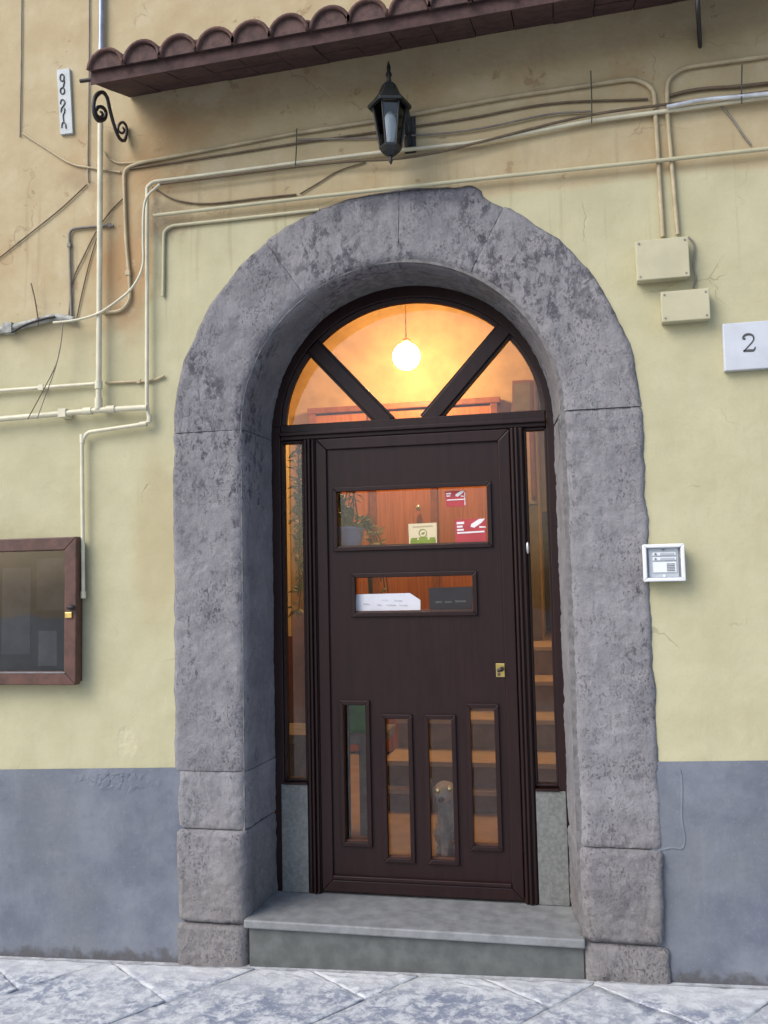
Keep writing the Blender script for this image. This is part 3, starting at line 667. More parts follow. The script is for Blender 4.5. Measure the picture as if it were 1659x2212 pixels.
# potted plant on a stand, close behind the door
def leaf_mesh(B, p, d, up, ln, wd):
    d = d.normalized(); sd = d.cross(up).normalized(); nn = sd.cross(d)
    a = p; b = p+d*ln*0.45+sd*wd+nn*ln*0.08; c = p+d*ln*0.45-sd*wd+nn*ln*0.08; m_ = p+d*ln*0.5+nn*ln*0.14; t = p+d*ln-nn*ln*0.1
    B.add([a, b, c, m_, t], [(0, 1, 3), (0, 3, 2), (3, 1, 4), (3, 4, 2)])
pc = at(757, 1180, 0.56)
plant = tag(empty('potted_plant', (pc.x, 0.56, 0.0)), 'leafy trailing plant in a blue pot on a tall stand inside the door', 'plant')
ZP = pc.z-0.03
BLUEP = simple('blue_glaze', (0.42, 0.5, 0.85), 0.35, 0, 0.1); LEAFM = simple('yellow_green_leaf', (0.3, 0.3, 0.06), 0.5, 0, 0.5, 30); STAND = simple('dark_stand', (0.03, 0.018, 0.014), 0.5)
B = MB(); B.lathe([(0.05, ZP), (0.058, ZP+0.05), (0.066, ZP+0.105), (0.07, ZP+0.108), (0.07, ZP+0.12), (0.06, ZP+0.12), (0.055, ZP+0.1)], (pc.x, 0.56, 0), 20); B.build('pot', BLUEP, plant)
B = MB(); B.lathe([(0.11, ZP-0.025), (0.115, ZP-0.012), (0.11, ZP-0.0005)], (pc.x, 0.56, 0), 20)
for k in range(3):
    a = k*2.094+0.5; B.tube([(pc.x+0.09*math.cos(a), 0.56+0.09*math.sin(a), ZP-0.02), (pc.x+0.14*math.cos(a), 0.56+0.12*math.sin(a), 0.0)], 0.011, 8)
B.build('stand', STAND, plant)
rnd = random.Random(11); B = MB(); S = MB()
def vine(pts, n, ln):
    q = smooth_path(pts, 8); S.tube(q, 0.003, 5)
    for k in range(n):
        i = rnd.randrange(len(q)-1); p = q[i]; d = Vector((rnd.uniform(-1, 1), rnd.uniform(-1, 0.6), rnd.uniform(-0.7, 0.9)))
        leaf_mesh(B, p, d, Vector((rnd.uniform(-.3, .3), -0.4, 1)), ln*rnd.uniform(0.7, 1.25), ln*rnd.uniform(0.2, 0.32))
c0 = Vector((pc.x, 0.56, ZP+0.1))
for k in range(5): vine([c0, c0+Vector((rnd.uniform(-.05,.05), rnd.uniform(-.05,.05), 0.08)), c0+Vector((rnd.uniform(-.08,.04), rnd.uniform(-.08,.08), 0.2+0.05*k))], 14, 0.055)
for k in range(4): vine([c0, c0+Vector((0.06+0.01*k, -0.03*k+0.03, 0.04)), c0+Vector((0.10+0.02*k, -0.03*k+0.03, -0.06)), c0+Vector((0.12+0.025*k, 0.03-0.03*k, -0.19-0.05*k))], 16, 0.05)
for k in range(6): vine([c0, c0+Vector((-0.10-0.01*k, -0.03, 0.3)), c0+Vector((-0.23, -0.03+0.01*k, 0.42-0.1*k)), c0+Vector((-0.235-0.006*k, -0.05+0.01*k, 0.1-0.1*k))], 85, 0.06)
S.build('stem', simple('plant_stem', (0.09, 0.085, 0.03), 0.6), plant)
tag(B.build('foliage', LEAFM, plant), kind='stuff')
# bench with a green box, seen through the first slot
b0 = at(765, 1586, 1.15)
bn = tag(empty('stone_bench', (b0.x-0.1, 1.25, 0)), 'low grey stone bench behind the first glazed slot of the door', 'bench')
MB().box(b0.x-0.5, b0.x+0.16, 1.12, 1.5, b0.z-0.05, b0.z-0.001).build('seat', SLATE, bn, 0.006)
for xx in (b0.x-0.42, b0.x+0.02): MB().box(xx, xx+0.08, 1.16, 1.46, 0.0, b0.z-0.0505).build('support', SLATE, bn, 0.006)
gb = tag(empty('storage_box', (b0.x-0.02, 1.28, b0.z)), 'dark green plastic box standing on the stone bench', 'box')
GRN = simple('green_plastic', (0.05, 0.36, 0.02), 0.6)
MB().box(b0.x-0.2, b0.x+0.12, 1.18, 1.42, b0.z, b0.z+0.16).build('body', GRN, gb, 0.012); MB().box(b0.x-0.21, b0.x+0.13, 1.17, 1.43, b0.z+0.161, b0.z+0.19).build('lid', GRN, gb, 0.008)

# ------------------------------------------------------------------ the dog sitting behind the glass
def dog():
    YD_ = 0.80; h = at(958, 1712, YD_)          # centre of the face
    root = tag(empty('dog', (h.x+0.03, YD_+0.12, 0)), 'small pale grey dog sitting inside behind the door with shining eyes', 'dog')
    base = wloc(root)
    J = {}; E = []
    def j(n, p, r, par=None):
        J[n] = (Vector(p), r); 
        if par: E.append((par, n))
    hx, hz = h.x, h.z
    j('pelvis', (hx+0.02, YD_+0.24, 0.085), (0.085, 0.08))
    j('belly', (hx+0.03, YD_+0.17, 0.15), (0.082, 0.085), 'pelvis')
    j('chest', (hx+0.045, YD_+0.10, 0.22), (0.078, 0.08), 'belly')
    j('neck', (hx+0.02, YD_+0.07, hz-0.055), (0.052, 0.056), 'chest')
    j('skull', (hx+0.003, YD_+0.05, hz+0.008), (0.066, 0.06), 'neck')
    j('face', (hx, YD_+0.005, hz-0.004), (0.056, 0.046), 'skull')
    j('muzzle', (hx-0.001, YD_-0.045, hz-0.022), (0.03, 0.026), 'face')
    for s in (-1, 1):
        j('sh%d' % s, (hx+0.045+s*0.05, YD_+0.07, 0.19), (0.036, 0.04), 'chest')
        j('el%d' % s, (hx+0.045+s*0.052, YD_+0.085, 0.115), (0.027, 0.028), 'sh%d' % s)
        j('wr%d' % s, (hx+0.043+s*0.048, YD_+0.05, 0.04), (0.02, 0.02), 'el%d' % s)
        j('pw%d' % s, (hx+0.043+s*0.05, YD_+0.012, 0.018), (0.022, 0.017), 'wr%d' % s)
        j('hip%d' % s, (hx+0.02+s*0.055, YD_+0.21, 0.09), (0.048, 0.05), 'pelvis')
        j('kn%d' % s, (hx+0.02+s*0.06, YD_+0.10, 0.10), (0.036, 0.036), 'hip%d' % s)
        j('hk%d' % s, (hx+0.02+s*0.062, YD_+0.18, 0.03), (0.02, 0.02), 'kn%d' % s)
        j('ft%d' % s, (hx+0.02+s*0.062, YD_+0.09, 0.016), (0.02, 0.015), 'hk%d' % s)
    j('tl1', (hx+0.02, YD_+0.33, 0.05), (0.024, 0.024), 'pelvis'); j('tl2', (hx+0.04, YD_+0.38, 0.035), (0.018, 0.018), 'tl1')
    names = list(J); me = bpy.data.meshes.new('body')
    me.from_pydata([J[n][0]-base for n in names], [(names.index(a), names.index(b)) for a, b in E], [])
    o = bpy.data.objects.new('body', me); col.objects.link(o); o.parent = root
    sk = o.modifiers.new('skin', 'SKIN'); sk.use_smooth_shade = True
    for i, n in enumerate(names): me.skin_vertices[0].data[i].radius = J[n][1]
    me.skin_vertices[0].data[0].use_root = True
    ss_ = o.modifiers.new('sub', 'SUBSURF'); ss_.levels = 2; ss_.render_levels = 2
    fur = NT('pale_fur'); c = fur.mix(fur.ss(fur.noise(14, 5), 0.35, 0.7), (0.42, 0.43, 0.43), (0.66, 0.64, 0.58))
    FUR = fur.bsdf(c, 0.9, 0, fur.bump(fur.noise(160, 4, 0.6, stretch=(1, 1, 0.3)), 0.9, 0.006), 0.2)
    me.materials.append(FUR)
    for s in (-1, 1):      # folded ears
        B = MB(); B.ball((hx+s*0.07, YD_+0.035, hz+0.012), 0.036, 10, (0.4, 0.7, 1.3)); B.build('ear', FUR, root)
    eye = simple('eye_shine', (1.0, 0.97, 0.5), 0.22, 1.0, 0.02, 5, 0)
    for px, py in ((945.6, 1708.6), (971, 1704.6)):
        p = at(px, py, YD_-0.048); B = MB(); B.ball(p, 0.016, 10, (0.95, 0.6, 0.95)); B.build('eye', eye, root)
    B = MB(); B.ball((hx-0.001, YD_-0.074, hz-0.016), 0.014, 10, (1.0, 0.8, 0.8)); B.build('nose', INK, root)
    # shaggy coat: tapered tufts over head, chest and back
    rnd = random.Random(2); T = MB()
    for n, (p, r) in J.items():
        if n[:2] in ('pw', 'ft', 'wr', 'hk', 'mu'): continue
        for k in range(170 if n in ('chest', 'belly', 'neck', 'skull', 'pelvis') else 50):
            d = Vector((rnd.gauss(0, 1), rnd.gauss(0, 1), rnd.gauss(0, 1))).normalized()
            if n in ('skull', 'face') and (d.y < -0.1 or d.z > 0.1): continue
            q = p+Vector((d.x*r[0], d.y*r[1], d.z*r[0]))*0.93; f = (d*0.5+Vector((0, -0.1, -1))).normalized()
            s_ = f.cross(d).normalized()*0.0035; ln = rnd.uniform(0.02, 0.04)
            T.add([q-s_, q+s_, q+f*ln+d*0.008], [(0, 1, 2)])
    tag(T.build('fur', FUR, root), kind='stuff')
dog()

# ------------------------------------------------------------------ tiled canopy
def canopy():
    zw = lambda x: 3.572+0.030*x                     # underside where it meets the wall
    root = tag(empty('tile_canopy', (0, -0.15, 3.4)), 'narrow canopy of brown barrel roof tiles on scrolled iron brackets above the portal', 'canopy')
    x0, x1, dep, drop = -1.19, 1.62, 0.33, 0.115
    B = MB(); k = 0
    def P(x, t, h): return Vector((x, 0.004-dep*t if t else -0.004, zw(x)-drop*t+h))
    # soffit of flat bricks between the rafters
    nb = 18
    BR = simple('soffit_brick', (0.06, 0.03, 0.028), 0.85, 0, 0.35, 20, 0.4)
    for i in range(nb):
        a, b = x0+(x1-x0)*i/nb+0.002, x0+(x1-x0)*(i+1)/nb-0.002
        for (t0, t1) in ((0.0, 0.49), (0.5, 0.97)):
            h = random.uniform(0, 0.005)
            MB().add([P(a,t0,h),P(b,t0,h),P(b,t1,h),P(a,t1,h),P(a,t0,h+0.03),P(b,t0,h+0.03),P(b,t1,h+0.03),P(a,t1,h+0.03)],
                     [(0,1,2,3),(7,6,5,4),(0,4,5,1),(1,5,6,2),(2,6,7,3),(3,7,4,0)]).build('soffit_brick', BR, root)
    MB().add([P(x0-0.004,0.973,-0.006),P(x1,0.973,-0.006),P(x1,1.0,-0.006),P(x0-0.004,1.0,-0.006),P(x0-0.004,0.973,0.055),P(x1,0.973,0.055),P(x1,1.0,0.055),P(x0-0.004,1.0,0.055)],
             [(0,1,2,3),(7,6,5,4),(0,4,5,1),(1,5,6,2),(2,6,7,3),(3,7,4,0)]).build('front_batten', BR, root)
    MB().add([P(x0,0.0,0.031),P(x1,0.0,0.031),P(x1,0.95,0.031),P(x0,0.95,0.031),P(x0,0.0,0.075),P(x1,0.0,0.075),P(x1,0.95,0.05),P(x0,0.95,0.05)],
             [(0,1,2,3),(7,6,5,4),(0,4,5,1),(1,5,6,2),(2,6,7,3),(3,7,4,0)]).build('mortar_bed', simple('roof_mortar', (0.12, 0.095, 0.085), 0.9, 0, 0.3, 20, 0.5), root)
    pitch_ = 0.1575; first = -1.115
    def barrel(cx, r0, r1, t0, t1, hc, sign, th=0.013, n=12):
        vs = []
        jit = random.uniform(-0.008, 0.008); tw = random.uniform(-0.008, 0.008); hc = hc+random.uniform(-0.004, 0.005)
        for t, r, dx in ((t0, r0, tw), (t1, r1, 0)):
            for rr in (r, r-th):
                for i in range(n+1):
                    a = math.pi*i/n; vs.append(P(cx+jit+dx+rr*math.cos(a), t, hc+sign*rr*math.sin(a)*1.0))
        m_ = n+1; fs = []
        for i in range(n):
            fs += [(i, i+1, 2*m_+i+1, 2*m_+i), (m_+i, 3*m_+i, 3*m_+i+1, m_+i+1), (i, m_+i, m_+i+1, i+1), (2*m_+i, 2*m_+i+1, 3*m_+i+1, 3*m_+i)]
        fs += [(0, 2*m_, 3*m_, m_), (n, m_+n, 3*m_+n, 2*m_+n)]
        B = MB(); B.add(vs, fs, True); return B
    n_t = 18
    for i in range(n_t):
        cx = first+i*pitch_
        o = barrel(cx+pitch_/2, 0.05, 0.056, 0.0, 0.96, 0.108, -1).build('channel_tile', TILE, root)
        for (t0, t1, hh) in ((0.52, 1.09, 0.052), (0.0, 0.58, 0.07)):
            o = barrel(cx, 0.066, 0.083, t0, t1, hh, 1).build('cover_tile', TILE, root)
        # mortar plug set back in the front of each cover tile
        pts = [P(cx+0.07*math.cos(math.pi*k/10), 1.05, 0.05+0.07*math.sin(math.pi*k/10)) for k in range(11)]
        q = [p+Vector((0, 0.03, 0.01)) for p in pts]
        MB().add(pts+q, [tuple(range(11)), tuple(range(21, 10, -1))]+[(k, k+11, (k+1) % 11+11, (k+1) % 11) for k in range(11)]).build('mortar_plug', simple('tile_plug', (0.085, 0.05, 0.045), 0.9, 0, 0.3, 30, 0.5), root)
    # iron bar poking out of the left end, scrolled brackets
    MB().tube([P(x0+0.06, 0.93, 0.02), P(x0-0.065, 0.93, 0.025)], 0.008, 8).build('iron_bar', IRON, root)
    scroll = [(217,241),(222,246),(218,253),(210,250),(207,240),(213,231),(223,233),(229,243),(226,256),(214,261),(205,250),(202,228),(207,208),(220,199),(231,210),(238,240),(247,272),(257,297),(268,304),(276,293),(273,273),(265,264),(257,270),(256,282),(264,288),(269,281),(265,275)]
    shape = []
    for px, py in scroll:
        d_ = ray(px, py); p = POS+d_*((-1.2-POS.x)/d_.x); shape.append(Vector((0, min(p.y, -0.012), p.z)))
    for bx, k_, dz in ((-1.2, 0.0, 0.0), (1.245, 0.172, zw(1.245)-zw(-1.2))):
        path = smooth_path([Vector((bx+p.y*k_, p.y, p.z+dz)) for p in shape], 4)
        B = MB(); B.tube(path, [0.0055+0.0035*math.sin(math.pi*min(1, i/len(path)*1.15)) for i in range(len(path))], 6)
        B.build('bracket', IRON, root)
canopy()

# ------------------------------------------------------------------ wall lantern
def lantern():
    c = at(843, 250, -0.16); zt = at(843, 222, -0.16).z
    root = tag(empty('wall_lantern', (c.x, 0, zt-0.1)), 'black hexagonal glass lantern on the wall between canopy and arch', 'lantern')
    cx, cy = c.x-0.002, -0.16; r_t, r_b = 0.066, 0.04; z1 = zt-0.012; z0 = z1-0.175
    hexp = lambda r, z, k: Vector((cx+r*math.cos(math.pi/3*k+0.25), cy+r*math.sin(math.pi/3*k+0.25), z))
    B = MB()
    def hexlathe(prof):
        vs = [hexp(r, z, k) for r, z in prof for k in range(6)]
        fs = [(i*6+k, i*6+(k+1) % 6, (i+1)*6+(k+1) % 6, (i+1)*6+k) for i in range(len(prof)-1) for k in range(6)]
        fs += [tuple(range(5, -1, -1)), tuple(range((len(prof)-1)*6, len(prof)*6))]
        b = MB(); b.add(vs, fs); return b
    hexlathe([(0.066, z1-0.004), (0.088, z1-0.012), (0.09, z1), (0.07, z1+0.018), (0.045, z1+0.05), (0.03, z1+0.085), (0.012, z1+0.095)]).build('roof', BLACKM, root, 0.002)
    B.lathe([(0.012, z1+0.094), (0.008, z1+0.115), (0.013, z1+0.13), (0.007, z1+0.145), (0.009, z1+0.16), (0.002, z1+0.185)], (cx, cy, 0), 12); B.build('finial', BLACKM, root)
    hexlathe([(0.014, z0-0.035), (0.036, z0-0.02), (0.046, z0-0.006), (0.046, z0+0.004), (0.036, z0+0.006)]).build('base', BLACKM, root, 0.002)
    B = MB(); B.lathe([(0.003, z0-0.068), (0.008, z0-0.055), (0.006, z0-0.045), (0.01, z0-0.034)], (cx, cy, 0), 12); B.build('bottom_finial', BLACKM, root)
    for k in range(6):
        MB().tube([hexp(r_b+0.002, z0, k), hexp(r_t+0.002, z1, k)], 0.0045, 6).build('corner_bar', BLACKM, root)
        a, b, c_, d = hexp(r_b, z0+0.004, k), hexp(r_b, z0+0.004, k+1), hexp(r_t, z1-0.005, k+1), hexp(r_t, z1-0.005, k)
        nn = ((b-a).cross(d-a)).normalized()*0.0025
        MB().add([a, b, c_, d, a-nn, b-nn, c_-nn, d-nn], [(0,1,2,3),(7,6,5,4),(0,4,5,1),(1,5,6,2),(2,6,7,3),(3,7,4,0)]).build('pane', LGLASS, root)
    B = MB(); B.lathe([(0.014, z0+0.01), (0.015, z0+0.03), (0.021, z0+0.045), (0.025, z0+0.085), (0.024, z0+0.12), (0.01, z0+0.145)], (cx, cy, 0), 14); B.build('bulb', WPLAST, root)
    B = MB(); B.tube(smooth_path([(cx+0.01, cy+0.02, z1+0.05), (cx+0.03, cy+0.07, z1+0.075), (cx+0.05, -0.05, z1+0.045), (cx+0.055, -0.012, z1-0.02), (cx+0.055, -0.012, z1-0.1)], 8), 0.009, 8)
    B.tube(smooth_path([(cx+0.055, -0.02, z1-0.05), (cx+0.052, -0.05, z1-0.075), (cx+0.05, -0.04, z1-0.115)], 6), 0.006, 7); B.build('arm', BLACKM, root)
    MB().box(cx+0.03, cx+0.08, -0.012, -0.0005, z1-0.13, z1+0.03).build('wall_plate', BLACKM, root, 0.006)
LGLASS = mat_glass('lantern_glass', (0.88, 0.9, 0.91))
lantern()

# ------------------------------------------------------------------ boxes, intercom, plaque, display case
def jbox(q, dep, label, screws=True):
    P = pxs(q, -dep); xs = [p.x for p in P]; zs = [p.z for p in P]
    a, b, c, d = min(xs), max(xs), sum(zs[:2])/2, sum(zs[2:])/2
    root = tag(empty('junction_box', ((a+b)/2, 0, c)), label, 'junction box')
    MB().box(a, b, -dep+0.008, -0.0005, c, d).build('body', WALLY, root, 0.004)
    MB().box(a-0.002, b+0.002, -dep, -dep+0.0075, c-0.002, d+0.002).build('lid', WALLY, root, 0.004)
    for x in (a+0.012, b-0.012):
        for z in (c+0.012, d-0.012): MB().tube([(x, -dep-0.002, z), (x, -dep+0.001, z)], 0.004, 8).build('screw', GREYC, root)
jbox([(1377,606),(1490,595),(1485,508),(1375,524)], 0.055, 'larger yellow painted junction box where two vertical conduits end')
jbox([(1432,696),(1532,686),(1531,622),(1428,632)], 0.05, 'smaller yellow painted junction box above the number plaque')
MB_ = MB(); MB_.tube(smooth_path(pxs([(1487,512),(1500,530),(1498,575),(1503,600),(1497,622)], -0.012), 5), 0.004, 6)
tag(MB_.build('cable', GREYC), 'short dark cable joining the two junction boxes', 'cable')

P = pxs([(1391,1257),(1481,1255),(1479,1173),(1387,1177)], -0.055)
a, b, c, d = (P[0].x+P[3].x)/2, (P[1].x+P[2].x)/2, (P[0].z+P[1].z)/2, (P[2].z+P[3].z)/2
ic = tag(empty('intercom', ((a+b)/2, 0, c)), 'white square intercom panel fixed beside the stone portal', 'intercom')
MB().box(a+0.004, b-0.004, -0.034, -0.0145, c+0.004, d-0.004).build('back_box', WPLAST, ic, 0.004)
MB().frame(a, b, c, d, 0.014, -0.06, -0.0345).build('rim', WPLAST, ic, 0.004)
fp = MB().box(a+0.0145, b-0.0145, -0.042, -0.0345, c+0.0145, d-0.0145).build('face_plate', GPLAST, ic, 0.002)
wI, hI = b-a, d-c
ix = lambda u: a+wI*u
iz = lambda v: c+hI*v
MB().box(ix(0.24), ix(0.8), -0.0455, -0.0425, iz(0.24), iz(0.52)).build('name_card', WPLAST, fp, 0.001)
for v in (0.56, 0.69):
    MB().box(ix(0.24), ix(0.8), -0.0455, -0.0425, iz(v), iz(v+0.09)).build('button_row', WPLAST, fp, 0.001)
    MB().box(ix(0.42), ix(0.76), -0.047, -0.0458, iz(v+0.015), iz(v+0.07)).build('name_strip', GPLAST, fp)
    MB().tube([(ix(0.31), -0.049, iz(v+0.045)), (ix(0.31), -0.0458, iz(v+0.045))], 0.004, 10).build('button', DPLAST, fp)
for k in range(5): MB().box(ix(0.57), ix(0.76), -0.047, -0.0458, iz(0.275+0.045*k), iz(0.275+0.045*k+0.022)).build('speaker_slot', DPLAST, fp)
MB().tube([(ix(0.5), -0.046, iz(0.15)), (ix(0.5), -0.0425, iz(0.15))], 0.005, 10).build('screw', WPLAST, fp)
MB().prism([(ix(0.45), iz(0.86)), (ix(0.5), iz(0.82)), (ix(0.55), iz(0.86))], -0.0445, -0.0425).build('emblem', DPLAST, fp)
for u in (0.13, 0.87): MB().box(ix(u)-0.003, ix(u)+0.003, -0.0435, -0.0425, iz(0.12), iz(0.88)).build('side_groove', DPLAST, fp)

P = pxs([(1566,801),(1563,699)], -0.03); zc0, zc1 = P[0].z, P[1].z; xa = P[0].x
pq = tag(empty('number_plaque', (xa+0.085, 0, zc0)), 'white marble plaque with the house number 2 fixed to the wall', 'plaque')
MB().box(xa, xa+0.178, -0.03, -0.0005, zc0, zc1).build('slab', MARBLE, pq, 0.003)
cn = at(1618, 741, -0.03)
def stroke(pts, wds, y0, y1, name, mat, parent):
    L_, Rr = [], []
    for i, (x, z) in enumerate(pts):
        a_ = Vector(pts[max(0, i-1)]); b_ = Vector(pts[min(len(pts)-1, i+1)]); t = (b_-a_).normalized(); nn = Vector((-t.y, t.x))*wds[i]/2
        L_.append((x+nn.x, z+nn.y)); Rr.append((x-nn.x, z-nn.y))
    n = len(pts); vs = [(x, y0, z) for x, z in L_+Rr]+[(x, y1, z) for x, z in L_+Rr]; fs = []
    for i in range(n-1): fs += [(i, i+1, n+i+1, n+i), (i, 2*n+i, 2*n+i+1, i+1), (n+i, n+i+1, 3*n+i+1, 3*n+i)]
    fs += [(0, n, 3*n, 2*n), (n-1, 3*n-1, 4*n-1, 2*n-1)]
    MB().add(vs, fs).build(name, mat, parent)
S_ = 0.0315
two = smooth_path([Vector((x, z, 0)) for x, z in ((-0.62,0.52),(-0.66,0.72),(-0.4,0.98),(0.0,1.06),(0.42,0.9),(0.55,0.5),(0.35,0.08),(-0.1,-0.4),(-0.66,-0.98))], 5)
wd = [0.005+0.004*(math.sin(min(1, i/len(two)*1.5)*math.pi)**2) for i in range(len(two))]
stroke([(cn.x+S_*p.x, cn.z+S_*p.y) for p in two], wd, -0.0312, -0.0302, 'digit_two', INK, pq)
stroke([(cn.x+S_*x, cn.z+S_*z) for x, z in ((-0.68,-0.93),(0.0,-0.92),(0.45,-0.93),(0.6,-0.75),(0.7,-0.5))], [0.008,0.01,0.009,0.006,0.003], -0.0312, -0.0302, 'digit_base', INK, pq)
stroke([(cn.x+S_*x, cn.z+S_*z) for x, z in ((-0.66,0.6),(-0.5,0.52),(-0.42,0.66))], [0.008,0.009,0.006], -0.0314, -0.0303, 'digit_serif', INK, pq)

# small vertical name plate
q = pxs([(130,291),(157,287),(150,147),(122,150)], -0.014)
npl = tag(empty('name_plate', ((q[0].x+q[1].x)/2, 0, q[0].z)), 'narrow upright pale plate with sideways script on the wall left of the canopy', 'plate')
MB().prism([(p.x, p.z) for p in q], -0.014, -0.0005).build('plate', simple('pale_grey_plate', (0.4, 0.44, 0.45), 0.5, 0, 0.08), npl, 0.002)
def cp(cx_, cy_): return at((140+cx_*100/922)/1.35624, (180+cy_*240/2212)/1.35624, -0.0152)
def ringp(x, y, rx, ry): return [(x+rx*math.cos(t*math.pi/8), y+ry*math.sin(t*math.pi/8)) for t in range(17)]
for pts in (ringp(385,440,55,95), [(430,440),(445,560),(415,690)], ringp(395,795,58,85), [(340,1150),(355,1060),(410,1030),(460,1110),(420,1200),(370,1270),(355,1370)],
            [(455,1270),(450,1370),(415,1460),(430,1610)], [(375,1790),(385,1690),(430,1640),(480,1700),(490,1810)]):
    MB().tube(smooth_path([cp(*p) for p in pts], 3), 0.0032, 5).build('letter', INK, npl)

# wooden display case
P = pxs([(163,1480),(162,1159)], -0.07); zb, zt, xr = P[0].z, P[1].z, P[0].x
dc = tag(empty('display_case', (xr-0.25, 0, zb)), 'shallow glazed display case with reddish brown wooden frame on the yellow wall', 'display case')
xl = xr-0.56
MB().frame(xl, xr, zb, zt, 0.056, -0.07, -0.03).build('frame', RFRAME, dc, 0.004)
B = MB(); B.frame(xl+0.01, xr-0.01, zb+0.01, zt-0.01, 0.02, -0.0295, -0.001); B.build('case_side', RFRAME, dc)
MB().box(xl+0.03, xr-0.03, -0.012, -0.0012, zb+0.03, zt-0.03).build('back_panel', simple('dark_felt', (0.03, 0.033, 0.035), 0.9), dc)
MB().box(xl+0.04, xr-0.04, -0.048, -0.044, zb+0.04, zt-0.04).build('pane', GLASS, dc)
MB().box(xl+0.05, xr-0.05, -0.0715, -0.0705, zb+0.05, zb+0.056).build('glass_trim', simple('grey_trim', (0.2, 0.19, 0.2), 0.5), dc)
k1 = at(155, 1312, -0.07); MB().ball((k1.x+0.004, -0.082, k1.z), 0.016, 8, (1.3, 0.8, 0.7)).build('catch', IRON, dc)
MB().box(k1.x-0.028, k1.x+0.004, -0.078, -0.0705, k1.z-0.045, k1.z-0.02).build('hasp', BRASS, dc, 0.002)
for (u0, u1, v0, v1, g) in ((0.62, 0.78, 0.12, 0.36, 0.1), (0.3, 0.55, 0.2, 0.8, 0.07), (0.6, 0.84, 0.5, 0.86, 0.055)):
    o = MB().box(xl+0.56*u0, xl+0.56*u1, -0.0145, -0.013, zb+(zt-zb)*v0, zb+(zt-zb)*v1).build('menu_sheet', simple('dim_sheet_%d' % int(g*1000), (g, g*1.05, g*1.1), 0.8), dc)

# ------------------------------------------------------------------ pipes, conduits and cables on the wall
def run(name, pts, r, mat, label, cat, Y=None, fil=0.035, smooth=False, clips=(), fittings=()):
    Y = -(r+0.003) if Y is None else Y
    q = pxs(pts, Y); q = smooth_path(q, 6) if smooth else fillet(q, fil)
    B = MB(); B.tube(q, r, 10 if r > 0.006 else 6)
    if not clips and not fittings: return tag(B.build(name, mat), label, cat)
    root = tag(empty(name, q[-1]), label, cat); B.build('tube', mat, root)
    for (x, y) in clips:
        p = at(x, y, Y); c = MB(); c.box(p.x-r*1.5, p.x+r*1.5, Y-r*1.25, -0.0005, p.z-r*1.5, p.z+r*1.5); c.build('clip', mat, root, 0.002)
    for (x, y, dx, dy, l) in fittings:
        p = at(x, y, Y); p2 = at(x+dx*10, y+dy*10, Y); d_ = (p2-p).normalized(); c = MB(); c.tube([p-d_*l/2, p+d_*l/2], r*1.35, 12); c.build('fitting', mat, root)
    return root
run('downpipe', [(217,262),(213,884)], 0.0125, CREAMP, 'thick cream upright pipe running down the wall below the canopy bracket', 'pipe', Y=-0.04, fittings=((213,832,0,1,0.035),(213,872,0,1,0.05)))
run('zinc_pipe', [(220,-60),(218,126)], 0.012, ZINC, 'bluish grey upright pipe on the wall above the canopy', 'pipe', Y=-0.018)
run('pipe', [(-40,909),(137,893),(213,886),(318,880)], 0.0125, CREAMP, 'thick cream pipe running level above the display case', 'pipe', Y=-0.04, clips=((137,893),), fittings=((190,888,1,-0.06,0.04),(240,884,1,-0.05,0.04)))
run('pipe', [(318,405),(317,878),(324,914),(188,934),(177,955),(180,1292)], 0.0085, CREAMP, 'thin cream pipe stepping down the wall to beside the display case', 'pipe', Y=-0.03, fil=0.03, fittings=((323,905,0,1,0.03),(310,916,1,-0.1,0.03),(178,948,0,1,0.04),(180,1285,0,1,0.03)))
run('pipe', [(-40,847),(205,829)], 0.0085, CREAMP, 'thin cream pipe running level just above the thick one', 'pipe', Y=-0.02, clips=((90,838),))
run('pipe', [(228,827),(330,823),(355,812)], 0.006, WALLP, 'short wall coloured pipe between the upright pipes and the arch', 'pipe', clips=((300,824),))
run('conduit', [(640,287),(300,352),(268,365),(268,400),(272,520),(280,610),(281,650),(262,672),(222,676)], 0.0075, WALLP, 'wall coloured conduit bending down left of the arch beside the thick upright pipe', 'conduit', fil=0.06, clips=((277,590),))
run('bracket_pipe', [(154,690),(151,560),(149,495),(205,489),(245,487)], 0.006, GREYC, 'dark grey angled pipe beside the thick upright pipe', 'pipe', clips=((150,530),(236,487)))
run('conduit', [(640,287),(830,258),(1100,209),(1372,169),(1412,190),(1419,300),(1432,512)], 0.009, WALLP, 'wall coloured conduit passing behind the lantern and turning down to the larger junction box', 'conduit', fil=0.09)
run('conduit', [(1800,100),(1659,121),(1475,146),(1441,172),(1441,240),(1464,507)], 0.0085, WALLP, 'wall coloured conduit coming from the right and dropping to the larger junction box', 'conduit', fil=0.08, Y=-0.014)
run('conduit', [(318,405),(330,393),(400,384),(640,352),(830,328),(1030,308),(1270,262),(1430,241),(1800,190)], 0.0085, CREAMP, 'cream conduit running across the wall just under the lantern', 'conduit', Y=-0.022, fil=0.05)
run('conduit', [(332,466),(690,424),(1080,382),(1440,345),(1800,306)], 0.008, WALLY, 'pale conduit running along the top of the stone arch', 'conduit', Y=-0.028)
run('conduit', [(352,640),(354,500),(370,488),(520,472),(690,453)], 0.007, WALLY, 'yellow painted bent conduit outlining the wall corner left of the arch', 'conduit', fil=0.03)
run('cable', [(345,398),(500,378),(640,360),(760,348),(845,344),(930,332),(1040,306),(1180,270),(1290,246),(1420,228),(1800,180)], 0.0055, BROWNC, 'sagging brown cable strung under the lantern', 'cable', smooth=True, Y=-0.034)
run('cable', [(280,365),(450,340),(640,310),(830,283),(1010,256),(1190,224),(1400,214)], 0.0045, BROWNC, 'thin brown cable running behind the lantern', 'cable', smooth=True)
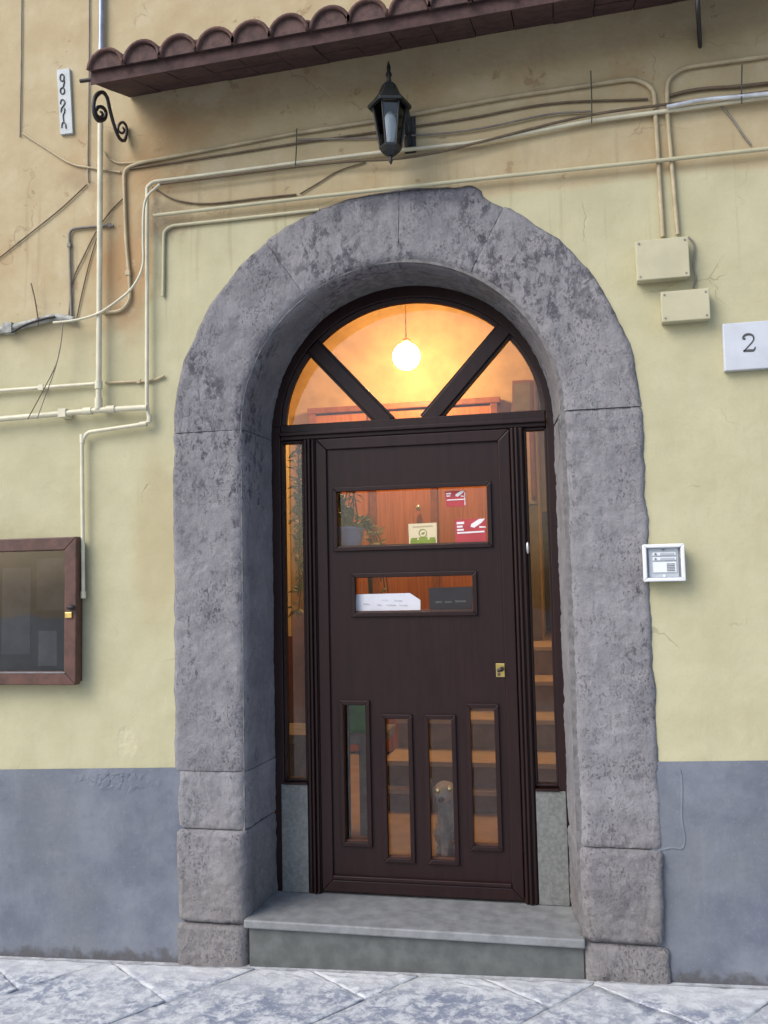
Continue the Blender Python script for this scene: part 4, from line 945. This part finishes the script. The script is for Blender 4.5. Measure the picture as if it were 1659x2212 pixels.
run('cable', [(640,302),(830,296),(1010,282),(1180,248),(1280,240)], 0.004, GREYC, 'thin grey cable crossing the wall behind the lantern foot', 'cable', smooth=True, Y=-0.012)
run('silver_cable', [(1440,231),(1515,216),(1600,208),(1800,188)], 0.008, SILVER, 'shiny silver sheathed cable on the wall right of the conduits', 'cable', smooth=True, Y=-0.045)
run('cable', [(1440,208),(1490,196),(1540,190),(1600,186),(1800,165)], 0.007, BROWNC, 'bundled brown cable above the shiny silver cable', 'cable', smooth=True)
run('cable', [(648,419),(690,394),(730,370),(790,350)], 0.003, BROWNC, 'short slanting brown wire above the left side of the arch', 'wire', smooth=True)
run('cable', [(1558,228),(1585,262),(1608,296),(1622,313)], 0.004, GREYC, 'short slanting grey wire below the silver cable', 'wire', smooth=True)
run('cable', [(345,398),(318,425),(310,460),(309,520),(308,575),(285,622),(240,660),(205,680),(160,692),(115,697)], 0.0055, SIL2 if False else CREAMP, 'loose pale cable looping down across the upright pipes', 'cable', smooth=True, Y=-0.058)
run('cable', [(330,405),(380,432),(450,440),(560,428),(640,420)], 0.004, BROWNC, 'brown cable sagging from the conduit bend left of the arch', 'cable', smooth=True)
gd = run('cable_bundle', [(-60,726),(0,714),(60,700),(118,686),(160,692)], 0.016, simple('grey_bundle', (0.3, 0.31, 0.29), 0.7, 0, 0.35, 30), 'thick grey cable bundle tied along the wall at the left', 'cable', smooth=True, clips=((20,710),))
run('cable', [(25,718),(55,702),(90,690),(118,684)], 0.005, IRON, 'black wire tied on top of the grey cable bundle', 'wire', smooth=True, Y=-0.04)
run('cable', [(67,612),(75,645),(82,690),(81,705)], 0.003, BROWNC, 'loose wire end standing up from the grey cable bundle', 'wire', smooth=True, Y=-0.038)
run('cable', [(136,700),(131,745),(120,790),(95,840),(60,905)], 0.0022, BROWNC, 'thin wire dangling from the cable bundle across the level pipes', 'wire', smooth=True, Y=-0.06)
run('cable', [(136,700),(130,750),(118,800),(98,855),(80,905)], 0.0022, GREYC, 'second thin wire dangling beside the first across the level pipes', 'wire', smooth=True, Y=-0.064)
run('cable', [(270,425),(240,455),(208,500),(180,555),(156,610),(148,690)], 0.003, BROWNC, 'thin wire slanting from the conduit to the cable bundle', 'wire', smooth=True)
run('cable', [(212,505),(195,560),(180,620),(165,690)], 0.0025, BROWNC, 'thin wire hanging behind the thick upright pipe', 'wire', smooth=True)
run('cable', [(-20,572),(60,508),(130,452),(188,398)], 0.003, BROWNC, 'thin brown wire slanting across the wall at the left', 'wire', smooth=True)
run('cable', [(47,-40),(46,120),(43,296)], 0.003, GREYC, 'thin grey wire hanging straight left of the upright name plate', 'wire', smooth=True)
run('cable', [(193,-40),(192,180),(190,330),(191,395)], 0.003, GREYC, 'thin grey wire hanging straight beside the canopy end', 'wire', smooth=True)
run('cable', [(48,288),(95,318),(150,352),(192,362),(260,372)], 0.0045, WALLP, 'painted over cable slanting below the upright name plate', 'cable', smooth=True)
run('cable', [(222,325),(240,345),(280,352),(420,328),(560,305)], 0.004, WALLP, 'painted over cable curving out behind the canopy bracket', 'cable', smooth=True)
for pts, l in (([(641,278),(640,320),(638,362)], 'dark strap holding the cables between canopy and arch, left of the lantern'), ([(1276,153),(1278,210),(1278,266)], 'dark strap holding the cables right of the lantern'), ([(1603,140),(1602,180),(1602,224)], 'dark strap holding the silver cable to the wall')):
    run('strap', pts, 0.0028, simple('dark_green_strap', (0.045, 0.055, 0.04), 0.6), l, 'strap', smooth=True, Y=-0.05)

scene.render.engine = 'CYCLES'
scene.cycles.max_bounces = 8; scene.cycles.transparent_max_bounces = 12
